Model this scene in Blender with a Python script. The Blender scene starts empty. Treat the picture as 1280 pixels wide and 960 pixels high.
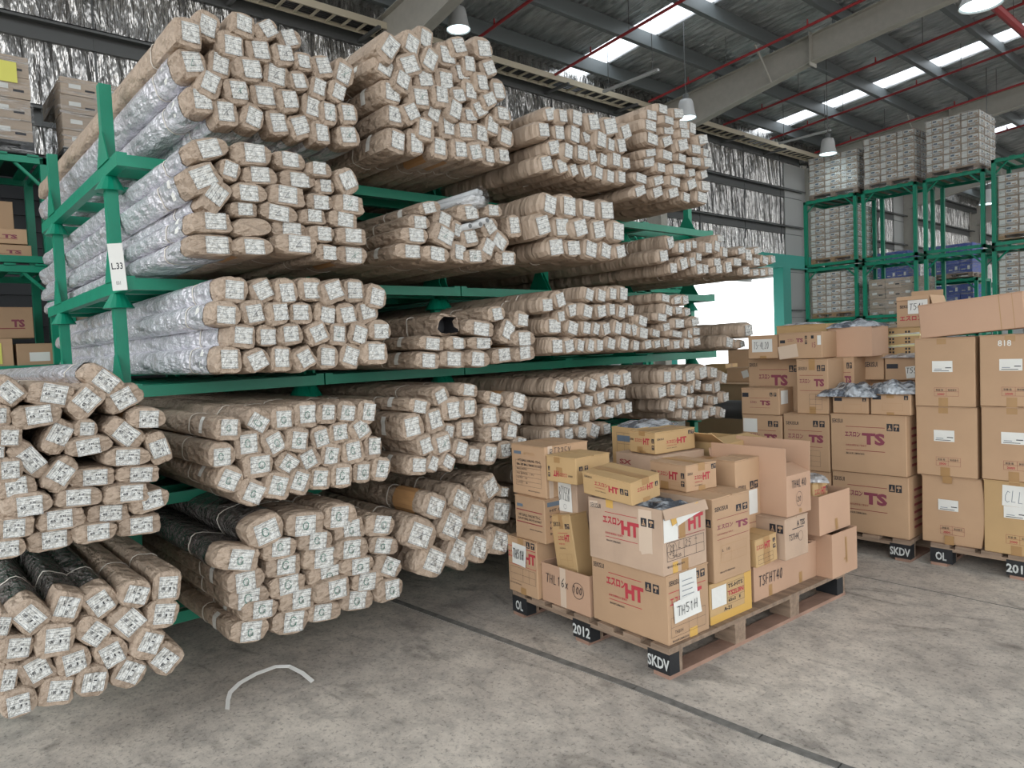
import bpy, bmesh, math, random
from mathutils import Vector, Matrix
PI = math.pi
C = bpy.context.scene.collection
RND = random.Random(7)

# ------------------------------------------------------------------ camera
cam_d = bpy.data.cameras.new('camera'); cam = bpy.data.objects.new('camera', cam_d); C.objects.link(cam)
cam_d.sensor_fit = 'HORIZONTAL'; cam_d.sensor_width = 36.0; cam_d.lens = 897.0*36.0/1280.0
cam_d.clip_start = 0.05; cam_d.clip_end = 200
MX = (0.656935, 0.008526, -0.753899); MY = (0.752733, -0.064138, 0.655194); MZ = (-0.042767, -0.997905, -0.048552)   # camera right / down / forward seen from the world axes
right = Vector((MX[0], MY[0], MZ[0])); down = Vector((MX[1], MY[1], MZ[1])); fwd = Vector((MX[2], MY[2], MZ[2]))
cm = Matrix((right, -down, -fwd)).transposed().to_4x4(); cm.translation = Vector((0, 0, 1.6))
cam.matrix_world = cm
bpy.context.scene.camera = cam

# ------------------------------------------------------------------ sky and exposure
W = bpy.data.worlds.new('overcast_sky'); bpy.context.scene.world = W; W.use_nodes = True
bg = W.node_tree.nodes['Background']
_n = W.node_tree.nodes; _l = W.node_tree.links     # overcast sky above the horizon, duller ground haze below it
_tc = _n.new('ShaderNodeTexCoord'); _sp = _n.new('ShaderNodeSeparateXYZ'); _cr = _n.new('ShaderNodeValToRGB'); _mr = _n.new('ShaderNodeMapRange')
_l.new(_tc.outputs['Generated'], _sp.inputs[0]); _l.new(_sp.outputs['Z'], _mr.inputs[0]); _mr.inputs['From Min'].default_value = -0.12; _mr.inputs['From Max'].default_value = 0.02
_l.new(_mr.outputs[0], _cr.inputs[0]); _cr.color_ramp.elements[0].color = (0.28,0.27,0.255,1); _cr.color_ramp.elements[1].color = (0.95,0.98,1,1); _l.new(_cr.outputs[0], bg.inputs[0])
bg.inputs[1].default_value = 1.7
vs = bpy.context.scene.view_settings
vs.view_transform = 'Standard'; vs.look = 'None'; vs.gamma = 1; vs.use_curve_mapping = False; vs.exposure = 0.75

# ------------------------------------------------------------------ materials
def mat(name, col, rough=0.6, metal=0.0, var=0.0, nscale=8.0, bump=0.0, bscale=30.0, bstretch=(1,1,1), col2=None, rnd=0.0, emit=0.0, alpha=None, trans=0.0, bdist=0.01, spec=0.5, lo=0.35, hi=0.65):
    m = bpy.data.materials.new(name); m.use_nodes = True
    nt = m.node_tree; n = nt.nodes; l = nt.links; b = n['Principled BSDF']
    b.inputs['Roughness'].default_value = rough; b.inputs['Metallic'].default_value = metal
    b.inputs['Specular IOR Level'].default_value = spec
    b.inputs['Base Color'].default_value = (*col, 1)
    tc = n.new('ShaderNodeTexCoord'); out = None
    if col2 is not None or var:
        nz = n.new('ShaderNodeTexNoise'); nz.inputs['Scale'].default_value = nscale; nz.inputs['Detail'].default_value = 6
        mp = n.new('ShaderNodeMapping'); mp.inputs['Scale'].default_value = bstretch
        l.new(tc.outputs['Object'], mp.inputs[0]); l.new(mp.outputs[0], nz.inputs['Vector'])
        cr = n.new('ShaderNodeValToRGB'); cr.color_ramp.elements[0].position = lo; cr.color_ramp.elements[1].position = hi
        c2 = col2 if col2 is not None else tuple(c*(1-var) for c in col)
        cr.color_ramp.elements[0].color = (*c2, 1); cr.color_ramp.elements[1].color = (*col, 1)
        l.new(nz.outputs['Fac'], cr.inputs[0]); out = cr.outputs[0]; l.new(out, b.inputs['Base Color'])
    if rnd:
        oi = n.new('ShaderNodeObjectInfo'); mr = n.new('ShaderNodeMapRange'); mr.inputs['To Min'].default_value = 1-rnd; mr.inputs['To Max'].default_value = 1+rnd*0.6
        l.new(oi.outputs['Random'], mr.inputs[0]); hs = n.new('ShaderNodeHueSaturation'); l.new(mr.outputs[0], hs.inputs['Value'])
        if out: l.new(out, hs.inputs['Color'])
        else: hs.inputs['Color'].default_value = (*col, 1)
        l.new(hs.outputs[0], b.inputs['Base Color'])
    if bump:
        nb = n.new('ShaderNodeTexNoise'); nb.inputs['Scale'].default_value = bscale; nb.inputs['Detail'].default_value = 4
        mp2 = n.new('ShaderNodeMapping'); mp2.inputs['Scale'].default_value = bstretch
        l.new(tc.outputs['Object'], mp2.inputs[0]); l.new(mp2.outputs[0], nb.inputs['Vector'])
        bp = n.new('ShaderNodeBump'); bp.inputs['Strength'].default_value = bump; bp.inputs['Distance'].default_value = bdist
        l.new(nb.outputs['Fac'], bp.inputs['Height']); l.new(bp.outputs[0], b.inputs['Normal'])
    if emit:
        b.inputs['Emission Color'].default_value = (*col, 1); b.inputs['Emission Strength'].default_value = emit
    if alpha is not None: b.inputs['Alpha'].default_value = alpha
    if trans: b.inputs['Transmission Weight'].default_value = trans
    return m

M = {}
M['kraft'] = mat('kraft_paper', (0.445,0.345,0.262), 0.58, var=0.12, nscale=3, bump=0.75, bscale=2.4, bstretch=(5,1,1), rnd=0.11, bdist=0.08)
M['kraft_dark'] = mat('kraft_paper_brown', (0.40,0.245,0.13), 0.6, var=0.15, nscale=14, bump=0.7, bscale=9, rnd=0.1, bdist=0.03)
M['silver'] = mat('silver_plastic_sleeve', (0.80,0.79,0.84), 0.22, metal=0.4, var=0.12, nscale=2, bump=0.75, bscale=2.4, bstretch=(3,1,1), bdist=0.10, lo=.3)
M['film'] = mat('glossy_dark_film', (0.17,0.15,0.14), 0.16, metal=0.3, var=0.3, nscale=5, bump=0.9, bscale=3, bstretch=(4,1,1), bdist=0.12)
M['string'] = mat('string', (0.66,0.62,0.55), 0.8)
M['paper'] = mat('white_paper', (0.74,0.74,0.70), 0.7, var=0.05, nscale=6, bump=0.5, bscale=3, bdist=0.05, rnd=0.05)
M['ink'] = mat('black_ink', (0.02,0.022,0.03), 0.6)
M['marker_green'] = mat('green_marker', (0.02,0.16,0.11), 0.6)
M['card'] = mat('cardboard', (0.50,0.325,0.195), 0.72, var=0.10, nscale=3, bump=0.25, bscale=4, bdist=0.02, rnd=0.10)
M['card_yellow'] = mat('cardboard_yellow', (0.52,0.345,0.165), 0.7, var=0.10, nscale=3, bump=0.25, bscale=4, bdist=0.02, rnd=0.06)
M['card_pink'] = mat('cardboard_pinkish', (0.52,0.33,0.22), 0.72, var=0.08, nscale=2, bump=0.2, bscale=4, bdist=0.02, rnd=0.05)
M['card_grey'] = mat('cardboard_greyish', (0.50,0.36,0.26), 0.72, var=0.12, nscale=5, bump=0.3, bscale=5, bdist=0.02)
M['card_light'] = mat('cardboard_carton', (0.47,0.37,0.28), 0.7, var=0.1, nscale=4, rnd=0.15)
M['card_brown'] = mat('orange_brown_tape', (0.43,0.235,0.10), 0.5, var=0.15)
M['card_inside'] = mat('cardboard_inside', (0.46,0.36,0.28), 0.8)
M['tape'] = mat('brown_tape', (0.40,0.235,0.10), 0.35, var=0.1)
M['tape_yellow'] = mat('yellow_tape', (0.62,0.38,0.10), 0.3)
M['tape_clear'] = mat('clear_tape', (0.62,0.49,0.38), 0.2)
M['red'] = mat('red_print', (0.43,0.04,0.055), 0.6)
M['darkred'] = mat('dark_red_print', (0.26,0.05,0.05), 0.6)
M['purple'] = mat('purple_print', (0.23,0.05,0.08), 0.6)
M['bluegrey'] = mat('blue_grey_print', (0.13,0.17,0.22), 0.6)
M['green'] = mat('green_paint', (0.0,0.235,0.135), 0.42, var=0.15, nscale=5, bump=0.1, bscale=30)
M['green_faded'] = mat('turquoise_paint', (0.03,0.36,0.29), 0.45)
M['wood'] = mat('pallet_wood', (0.33,0.235,0.165), 0.75, var=0.35, nscale=5, bump=0.5, bscale=25, bstretch=(1,6,6), rnd=0.15)
M['wood_pink'] = mat('pallet_wood_reddish', (0.36,0.22,0.16), 0.75, var=0.3, nscale=5, bump=0.5, bscale=25, rnd=0.12)
M['blackpaint'] = mat('black_paint', (0.016,0.018,0.021), 0.5, var=0.4)
M['stencil'] = mat('stencil_white', (0.62,0.64,0.62), 0.7, var=0.3, nscale=25)
M['black'] = mat('black_plastic', (0.018,0.018,0.02), 0.4)
M['white'] = mat('white_plastic', (0.75,0.75,0.72), 0.5)
M['blue'] = mat('blue_carton', (0.05,0.09,0.36), 0.5, rnd=0.15)
M['yellow_paper'] = mat('yellow_paper', (0.72,0.70,0.16), 0.7)
M['foil'] = mat('foil_insulation', (0.88,0.86,0.83), 0.27, metal=0.8, col2=(0.52,0.51,0.50), nscale=1.6, bump=1.0, bscale=1.8, bstretch=(1,3.6,0.6), bdist=0.35)
M['foil_roof'] = mat('foil_roof_underside', (0.78,0.80,0.80), 0.30, metal=0.7, col2=(0.46,0.48,0.485), nscale=2.5, bump=0.9, bscale=3, bstretch=(0.8,3.5,1), bdist=0.2)
M['steel_grey'] = mat('grey_steel', (0.115,0.12,0.12), 0.5)
M['steel_beige'] = mat('beige_steel', (0.46,0.44,0.39), 0.55, var=0.08)
M['steel_purlin'] = mat('dark_purlin', (0.16,0.18,0.185), 0.5)
M['tray'] = mat('cable_tray_cream', (0.62,0.55,0.42), 0.5)
M['red_pipe'] = mat('red_sprinkler_pipe', (0.36,0.03,0.035), 0.45)
M['grey_panel'] = mat('grey_wall_panel', (0.42,0.43,0.42), 0.6)
M['dark_louver'] = mat('dark_louver', (0.03,0.032,0.036), 0.5)
M['shutter'] = mat('light_shutter', (0.42,0.43,0.42), 0.5)
M['lamp_shell'] = mat('lamp_shell', (0.55,0.56,0.56), 0.35)
M['lamp_glow'] = mat('lamp_glow', (0.75,0.95,1.0), 0.4, emit=3.0)
M['bag'] = mat('plastic_bag', (0.50,0.54,0.58), 0.16, metal=0.3, col2=(0.11,0.125,0.15), nscale=16, bump=1.0, bscale=22, bdist=0.03, lo=.44, hi=.56)
M['bag_white'] = mat('pale_plastic_bag', (0.62,0.62,0.62), 0.2, metal=0.2, col2=(0.34,0.34,0.36), nscale=12, bump=1.0, bscale=14, bdist=0.05)
M['leaf'] = mat('tree_leaf', (0.10,0.30,0.05), 0.6, var=0.3)
M['asphalt'] = mat('yard_ground', (0.45,0.45,0.43), 0.8, var=0.1)

def mat_wrap():
    m = bpy.data.materials.new('stretch_film'); m.use_nodes = True; nt = m.node_tree; n = nt.nodes; l = nt.links
    out = n['Material Output']; n.remove(n['Principled BSDF'])
    g = n.new('ShaderNodeBsdfGlossy'); g.inputs['Roughness'].default_value = 0.33
    t = n.new('ShaderNodeBsdfTransparent'); t.inputs[0].default_value = (0.93,0.94,0.95,1); mx = n.new('ShaderNodeMixShader')
    nz = n.new('ShaderNodeTexNoise'); nz.inputs['Scale'].default_value = 3; nz.inputs['Detail'].default_value = 5
    tc = n.new('ShaderNodeTexCoord'); mp = n.new('ShaderNodeMapping'); mp.inputs['Scale'].default_value = (1,1,9); mp.inputs['Rotation'].default_value = (0.25,0.2,0)
    l.new(tc.outputs['Object'], mp.inputs[0]); l.new(mp.outputs[0], nz.inputs[0])
    mr = n.new('ShaderNodeMapRange'); mr.inputs['From Min'].default_value = 0.45; mr.inputs['From Max'].default_value = 0.72; mr.inputs['To Min'].default_value = 0.06; mr.inputs['To Max'].default_value = 0.42
    l.new(nz.outputs[0], mr.inputs[0]); l.new(mr.outputs[0], mx.inputs[0]); l.new(t.outputs[0], mx.inputs[1]); l.new(g.outputs[0], mx.inputs[2])
    bp = n.new('ShaderNodeBump'); bp.inputs['Strength'].default_value = 0.8; bp.inputs['Distance'].default_value = 0.05
    l.new(nz.outputs[0], bp.inputs['Height']); l.new(bp.outputs[0], g.inputs['Normal']); l.new(mx.outputs[0], out.inputs[0])
    return m
M['wrap'] = mat_wrap()

def mat_concrete():
    m = bpy.data.materials.new('worn_concrete'); m.use_nodes = True; nt = m.node_tree; n = nt.nodes; l = nt.links; b = n['Principled BSDF']
    tc = n.new('ShaderNodeTexCoord')
    def noise(s, d, r=0.6, dist=0.0, st=(1,1,1)):
        z = n.new('ShaderNodeTexNoise'); z.inputs['Scale'].default_value = s; z.inputs['Detail'].default_value = d; z.inputs['Roughness'].default_value = r; z.inputs['Distortion'].default_value = dist
        mp = n.new('ShaderNodeMapping'); mp.inputs['Scale'].default_value = st; l.new(tc.outputs['Object'], mp.inputs[0]); l.new(mp.outputs[0], z.inputs['Vector']); return z.outputs['Fac']
    def ramp(f, p0, c0, p1, c1):
        r = n.new('ShaderNodeValToRGB'); r.color_ramp.elements[0].position = p0; r.color_ramp.elements[1].position = p1
        r.color_ramp.elements[0].color = (*c0,1); r.color_ramp.elements[1].color = (*c1,1); l.new(f, r.inputs[0]); return r.outputs[0]
    def mul(a, c, fac=1.0):
        x = n.new('ShaderNodeMixRGB'); x.blend_type = 'MULTIPLY'; x.inputs[0].default_value = fac; l.new(a, x.inputs[1]); l.new(c, x.inputs[2]); return x.outputs[0]
    base = ramp(noise(1.1, 8, 0.65, 0.4), 0.36, (0.40,0.365,0.33), 0.66, (0.62,0.57,0.51))
    base = mul(base, ramp(noise(7, 9, 0.7), 0.36, (0.72,0.72,0.72), 0.56, (1.08,1.07,1.05)))
    base = mul(base, ramp(noise(46, 5, 0.75), 0.36, (0.55,0.55,0.55), 0.47, (1.05,1.05,1.05)))
    base = mul(base, ramp(noise(2.6, 4, 0.5, 1.5, (1,2.2,1)), 0.28, (0.6,0.6,0.6), 0.42, (1,1,1)))
    l.new(base, b.inputs['Base Color']); b.inputs['Roughness'].default_value = 0.62
    bp = n.new('ShaderNodeBump'); bp.inputs['Strength'].default_value = 0.35; bp.inputs['Distance'].default_value = 0.01; l.new(noise(30, 6, 0.7), bp.inputs['Height']); l.new(bp.outputs[0], b.inputs['Normal'])
    return m
M['concrete'] = mat_concrete()
M['joint'] = mat('floor_joint_sealant', (0.21,0.205,0.19), 0.8, var=0.4, nscale=20)

def mat_label():   # white sticker: printed frame, ruled table and rows of fine print
    m = bpy.data.materials.new('printed_sticker'); m.use_nodes = True; nt = m.node_tree; n = nt.nodes; l = nt.links; b = n['Principled BSDF']
    tc = n.new('ShaderNodeTexCoord'); sp = n.new('ShaderNodeSeparateXYZ'); l.new(tc.outputs['UV'], sp.inputs[0])
    def ma(op, a, b2=None, v=None):
        x = n.new('ShaderNodeMath'); x.operation = op; l.new(a, x.inputs[0])
        if b2 is not None: l.new(b2, x.inputs[1])
        if v is not None: x.inputs[1].default_value = v
        return x.outputs[0]
    U, V = sp.outputs[0], sp.outputs[1]
    rows = ma('PINGPONG', V, v=0.055)                    # fine print rows
    inrow = ma('GREATER_THAN', rows, v=0.026)
    nz = n.new('ShaderNodeTexNoise'); nz.inputs['Scale'].default_value = 1.0; nz.inputs['Detail'].default_value = 3
    mp = n.new('ShaderNodeMapping'); mp.inputs['Scale'].default_value = (30,13,1); l.new(tc.outputs['UV'], mp.inputs[0])
    oi = n.new('ShaderNodeObjectInfo'); ad = n.new('ShaderNodeVectorMath'); ad.operation = 'ADD'; l.new(mp.outputs[0], ad.inputs[0])
    cx = n.new('ShaderNodeCombineXYZ'); s = ma('MULTIPLY', oi.outputs['Random'], v=50.0); l.new(s, cx.inputs[2]); l.new(cx.outputs[0], ad.inputs[1]); l.new(ad.outputs[0], nz.inputs['Vector'])
    blob = ma('GREATER_THAN', nz.outputs['Fac'], v=0.555)
    txt = ma('MULTIPLY', inrow, blob)
    lines = None
    for ax, p, w in ((1,0.33,0.012),(1,0.60,0.012),(1,0.82,0.01),(0,0.5,0.008),(1,0.04,0.012),(1,0.96,0.012),(0,0.04,0.01),(0,0.96,0.01)):
        d = ma('ABSOLUTE', ma('SUBTRACT', (U,V)[ax], v=p)); q = ma('LESS_THAN', d, v=w)
        if p == 0.5:
            q = ma('MULTIPLY', q, ma('LESS_THAN', ma('ABSOLUTE', ma('SUBTRACT', V, v=0.465)), v=0.13))
        lines = q if lines is None else ma('MAXIMUM', lines, q)
    f = ma('MAXIMUM', ma('MULTIPLY', txt, v=0.75), ma('MULTIPLY', lines, v=0.85))
    mx = n.new('ShaderNodeMixRGB'); mx.inputs[1].default_value = (0.70,0.70,0.665,1); mx.inputs[2].default_value = (0.20,0.21,0.22,1); l.new(f, mx.inputs[0]); l.new(mx.outputs[0], b.inputs['Base Color'])
    b.inputs['Roughness'].default_value = 0.45
    nb = n.new('ShaderNodeTexNoise'); nb.inputs['Scale'].default_value = 2.2; nb.inputs['Detail'].default_value = 2; l.new(tc.outputs['UV'], nb.inputs['Vector'])
    bp = n.new('ShaderNodeBump'); bp.inputs['Strength'].default_value = 0.7; bp.inputs['Distance'].default_value = 0.1; l.new(nb.outputs['Fac'], bp.inputs['Height']); l.new(bp.outputs[0], b.inputs['Normal'])
    return m
M['sticker'] = mat_label()

# ------------------------------------------------------------------ helpers
def setp(o, label=None, cat=None, group=None, kind=None):
    if label: o['label'] = label
    if cat: o['category'] = cat
    if group: o['group'] = group
    if kind: o['kind'] = kind
    return o
def mesh_from(name, bm, mats, smooth=False):
    me = bpy.data.meshes.new(name); bm.normal_update(); bm.to_mesh(me); bm.free()
    for m in mats: me.materials.append(M[m] if isinstance(m, str) else m)
    if smooth:
        for p in me.polygons: p.use_smooth = True
    return me
def link(name, me, parent=None, loc=(0,0,0), rot=(0,0,0), scale=(1,1,1)):
    o = bpy.data.objects.new(name, me); C.objects.link(o); o.parent = parent
    o.location = loc; o.rotation_euler = rot; o.scale = scale; return o
def empty(name, loc, rot=(0,0,0)):
    return link(name, None, None, loc, rot)
def obj(name, bm, mats, parent=None, smooth=False, **k):
    if isinstance(mats, (str, bpy.types.Material)): mats = [mats]
    return link(name, mesh_from(name, bm, mats, smooth), parent, **k)
def box(bm, c, s, R=None, mi=0):
    vs_ = []
    for i in (-.5,.5):
        for j in (-.5,.5):
            for k in (-.5,.5):
                v = Vector((i*s[0], j*s[1], k*s[2]))
                if R is not None: v = R @ v
                vs_.append(bm.verts.new(v + Vector(c)))
    for f in ((0,1,3,2),(4,6,7,5),(0,4,5,1),(2,3,7,6),(0,2,6,4),(1,5,7,3)):
        bm.faces.new([vs_[i] for i in f]).material_index = mi
def boxmm(bm, a, b, mi=0):
    box(bm, [(a[i]+b[i])/2 for i in range(3)], [abs(b[i]-a[i]) for i in range(3)], mi=mi)
def B1(c, s, R=None):
    bm = bmesh.new(); box(bm, c, s, R); return bm
def BB(a, b):
    bm = bmesh.new(); boxmm(bm, a, b); return bm
def tube(bm, pts, r, n=8, mi=0, cap=True):
    rings = []
    for i, p in enumerate(pts):
        p = Vector(p); a = Vector(pts[max(i-1,0)]); b = Vector(pts[min(i+1,len(pts)-1)]); d = (b-a).normalized()
        u = d.cross(Vector((0,0,1)));
        if u.length < 1e-3: u = d.cross(Vector((0,1,0)))
        u.normalize(); w = d.cross(u); rr = r[i] if isinstance(r, (list,tuple)) else r
        rings.append([bm.verts.new(p + u*math.cos(2*PI*k/n)*rr + w*math.sin(2*PI*k/n)*rr) for k in range(n)])
    for a, b in zip(rings, rings[1:]):
        for k in range(n): bm.faces.new((a[k], a[(k+1)%n], b[(k+1)%n], b[k])).material_index = mi
    if cap:
        bm.faces.new(rings[0][::-1]).material_index = mi; bm.faces.new(rings[-1]).material_index = mi
def frust(bm, c, r0, r1, h, n=12):
    a = [bm.verts.new((c[0]+math.cos(2*PI*k/n)*r0, c[1]+math.sin(2*PI*k/n)*r0, c[2])) for k in range(n)]
    b = [bm.verts.new((c[0]+math.cos(2*PI*k/n)*r1, c[1]+math.sin(2*PI*k/n)*r1, c[2]+h)) for k in range(n)]
    for k in range(n): bm.faces.new((a[k], a[(k+1)%n], b[(k+1)%n], b[k]))
    bm.faces.new(a[::-1]); bm.faces.new(b)

# text as flat print: cached normalised outlines
_txt = {}
def txt_geo(s, bold):
    k = (s, bold)
    if k not in _txt:
        cu = bpy.data.curves.new('t', 'FONT'); cu.body = s; cu.resolution_u = 2; cu.offset = bold
        o = bpy.data.objects.new('t', cu); C.objects.link(o)
        me = bpy.data.meshes.new_from_object(o.evaluated_get(bpy.context.evaluated_depsgraph_get()))
        vs_ = [(v.co.x, v.co.y) for v in me.vertices]; fs = [tuple(p.vertices) for p in me.polygons]
        bpy.data.objects.remove(o); bpy.data.curves.remove(cu); bpy.data.meshes.remove(me)
        if not vs_: vs_ = [(0,0),(1,0),(0,1)]; fs = []
        x0 = min(v[0] for v in vs_); x1 = max(v[0] for v in vs_); y0 = min(v[1] for v in vs_); y1 = max(v[1] for v in vs_)
        _txt[k] = ([((v[0]-x0)/(x1-x0), (v[1]-y0)/(y1-y0)) for v in vs_], fs, (x1-x0)/(y1-y0))
    return _txt[k]
PM = ['red','ink','purple','darkred','paper','bluegrey','card','tape','tape_yellow','tape_clear','marker_green','stencil','sticker']
class Print:
    """flat print on one plane: origin o, axes u (right) and v (up), w x h metres; positions are fractions"""
    def __init__(s, bm, o, u, v, w, h): s.bm = bm; s.o = Vector(o); s.u = Vector(u); s.v = Vector(v); s.n = s.u.cross(s.v); s.w = w; s.h = h; s.k = 0
    def pt(s, x, y, lift=0.0): return s.o + s.u*(x*s.w) + s.v*(y*s.h) + s.n*lift
    def text(s, t, x, y, w, h, m='ink', bold=0.0, rot=0.0, lift=0.0012):
        vs_, fs, asp = txt_geo(t, bold); W_, H_ = w*s.w, h*s.h; ca, sa = math.cos(rot), math.sin(rot)
        vv = []
        for a, b in vs_:
            px, py = (a-.5)*W_, (b-.5)*H_
            vv.append(s.bm.verts.new(s.o + s.u*((x+w/2)*s.w + px*ca-py*sa) + s.v*((y+h/2)*s.h + px*sa+py*ca) + s.n*lift))
        for f in fs:
            try: s.bm.faces.new([vv[i] for i in f]).material_index = PM.index(m)
            except ValueError: pass
    def rect(s, x, y, w, h, m='ink', rot=0.0, lift=0.0009):
        q = []
        ca, sa = math.cos(rot), math.sin(rot)
        for a, b in ((-.5,-.5),(.5,-.5),(.5,.5),(-.5,.5)):
            px, py = a*w*s.w, b*h*s.h
            q.append(s.bm.verts.new(s.o + s.u*((x+w/2)*s.w + px*ca-py*sa) + s.v*((y+h/2)*s.h + px*sa+py*ca) + s.n*lift))
        s.bm.faces.new(q).material_index = PM.index(m)
    def frame(s, x, y, w, h, t=0.0012, m='ink', rows=(), cols=()):
        tx, ty = t/s.w, t/s.h
        s.rect(x, y, w, ty, m); s.rect(x, y+h, w, ty, m); s.rect(x, y, tx, h, m); s.rect(x+w, y, tx, h+ty, m)
        for r in rows: s.rect(x, y+h*r, w, ty, m)
        for c in cols: s.rect(x+w*c, y, tx, h, m)
    def icon(s, x, y, w, h, kind=0):
        s.rect(x, y, w, h, 'ink')
        if kind == 0:
            for a, b, c, d in ((.18,.15,.64,.12),(.3,.32,.4,.1),(.42,.42,.16,.38)): s.rect(x+w*a, y+h*b, w*c, h*d, 'card', lift=0.0014)
        else:
            for a, b, c, d in ((.15,.55,.7,.22),(.3,.72,.4,.12),(.44,.15,.12,.45),(.3,.15,.2,.1)): s.rect(x+w*a, y+h*b, w*c, h*d, 'card', lift=0.0014)
    def ring(s, x, y, rx, ry, t=0.0016, m='ink', lift=0.0022, n=20, a0=0.0, a1=2*PI, bulge=0.0):
        prev = None
        for i in range(n+1):
            a = a0+(a1-a0)*i/n; ln = lift + bulge*(1-abs(math.cos(a))*0.3)
            p = s.pt(x,y)+s.u*math.cos(a)*(rx-t)+s.v*math.sin(a)*(ry-t)+s.n*ln; q = s.pt(x,y)+s.u*math.cos(a)*rx+s.v*math.sin(a)*ry+s.n*ln
            cur = (s.bm.verts.new(p), s.bm.verts.new(q))
            if prev: s.bm.faces.new((prev[0], prev[1], cur[1], cur[0])).material_index = PM.index(m)
            prev = cur
STROKES = {'B':[[(0,0),(0,1),(.5,.95),(.55,.7),(.1,.53),(.6,.4),(.6,.1),(0,0)]],'T':[[(0,1),(.7,1)],[(.35,1),(.35,0)]],'3':[[(0,.9),(.3,1),(.55,.8),(.25,.52),(.6,.3),(.3,0),(0,.1)]],
 '2':[[(0,.85),(.3,1),(.55,.8),(.4,.5),(0,0),(.6,.03)]],'5':[[(.6,1),(.1,1),(.05,.6),(.4,.6),(.6,.35),(.35,0),(0,.08)]],'S':[[(.6,.9),(.3,1),(.05,.8),(.3,.52),(.6,.3),(.3,0),(0,.1)]],
 'X':[[(0,0),(.65,1)],[(0,1),(.6,0)]],'H':[[(0,0),(0,1)],[(.55,0),(.55,1)],[(0,.5),(.55,.5)]],'1':[[(.15,.8),(.3,1),(.3,0)]],'L':[[(.05,1),(0,0),(.5,0)]],'F':[[(0,0),(0,1),(.55,1)],[(0,.55),(.4,.55)]],
 '4':[[(.45,0),(.45,1),(0,.35),(.65,.35)]],'0':[[(.3,1),(.02,.6),(.1,.1),(.35,0),(.58,.4),(.5,.9),(.3,1)]],'6':[[(.5,1),(.1,.6),(.02,.2),(.3,0),(.55,.2),(.4,.45),(.08,.35)]],'x':[[(0,0),(.5,.6)],[(0,.6),(.5,0)]],
 'C':[[(.6,.9),(.3,1),(.02,.6),(.05,.15),(.35,0),(.6,.1)]],'8':[[(.3,.5),(.05,.8),(.3,1),(.5,.8),(.3,.5),(.02,.2),(.3,0),(.58,.2),(.3,.5)]],'A':[[(0,0),(.3,1),(.6,0)],[(.12,.4),(.48,.4)]],'-':[[(.05,.5),(.5,.5)]],' ':[]}
def hand(P, s, x, y, w, h, m='ink', t=0.0022, slant=0.12):
    n = len(s); cw = w/n; r = random.Random(len(s)*7+ord(s[0]))
    for i, ch in enumerate(s):
        j = r.uniform(-.06,.06)*h
        for st in STROKES.get(ch, []):
            for (a, b), (c, d) in zip(st, st[1:]):
                p = P.pt(x+cw*(i+a*1.02+b*slant), y+h*b+j); q = P.pt(x+cw*(i+c*1.02+d*slant), y+h*d+j); dr = (q-p)
                if dr.length < 1e-6: continue
                dr.normalize(); nn = P.n.cross(dr)*t/2; p -= dr*t*.4; q += dr*t*.4
                P.bm.faces.new([P.bm.verts.new(z+P.n*0.0034) for z in (p-nn, q-nn, q+nn, p+nn)]).material_index = PM.index(m)

# ------------------------------------------------------------------ the building
XW = -12.0; Y0B, Y1B = -7.0, 50.0; XR = 15.0
def struct(name, bm, mats, parent=None, **k):
    o = obj(name, bm, mats, parent, **k)
    if parent is None: o['kind'] = 'structure'
    return o
floor = struct('floor', BB((XW-.1, Y0B-4, -.2), (XR, Y1B, 0)), 'concrete')
bm = bmesh.new()
prev = None
for x, y in [(-7.5,2.14),(-3.864,2.402),(-3.06,2.461),(-2.131,2.531),(-1.507,2.55),(-1.198,2.574),(3,2.85)]:
    if prev: box(bm, ((x+prev[0])/2, (y+prev[1])/2, .0015), (math.hypot(x-prev[0], y-prev[1])+.004, .044, .003), Matrix.Rotation(math.atan2(y-prev[1], x-prev[0]), 3, 'Z'))
    prev = (x, y)
obj('expansion_joint', bm, 'joint', floor)
bm = bmesh.new(); box(bm, (-1.1, 4.765, .001), (4, .007, .002)); obj('expansion_joint', bm, 'joint', floor)
struct('floor_yard', BB((-60, 5, -.3), (XW-.1, 40, -.05)), 'asphalt')

# roof: sloping ribbed sheets with daylight strips between them
RZ = 8.1; RS = 0.1
def roofz(x): return RZ + RS*(x-XW)
strips = [12.8-8.5*k for k in (2,1)]
strips = [-4.2, 4.3, 12.8, 21.3, 29.9, 38.3, 46.8]
SW = 0.42
ceil = None
edges = [Y0B] + [e for s in strips for e in (s-SW, s+SW)] + [Y1B]
for i in range(0, len(edges), 2):
    a, b = edges[i], edges[i+1]
    bm = bmesh.new(); n = max(2, int((b-a)/.19)); prevp = None
    for k in range(n*4+1):
        y = a + (b-a)*k/(n*4); dz = (0, .035, .035, 0)[k % 4]
        p = (bm.verts.new((XW, y, roofz(XW)+dz)), bm.verts.new((XR, y, roofz(XR)+dz)))
        if prevp: bm.faces.new((prevp[0], prevp[1], p[1], p[0]))
        prevp = p
    box(bm, ((XW+XR)/2, (a+b)/2, (roofz(XW)+roofz(XR))/2+.07), ((XR-XW)*1.005, b-a, .03), Matrix.Rotation(-math.atan(RS), 3, 'Y'))
    if ceil is None: ceil = struct('ceiling', bm, 'foil_roof')
    else: obj('roof_sheet', bm, 'foil_roof', ceil)
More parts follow.
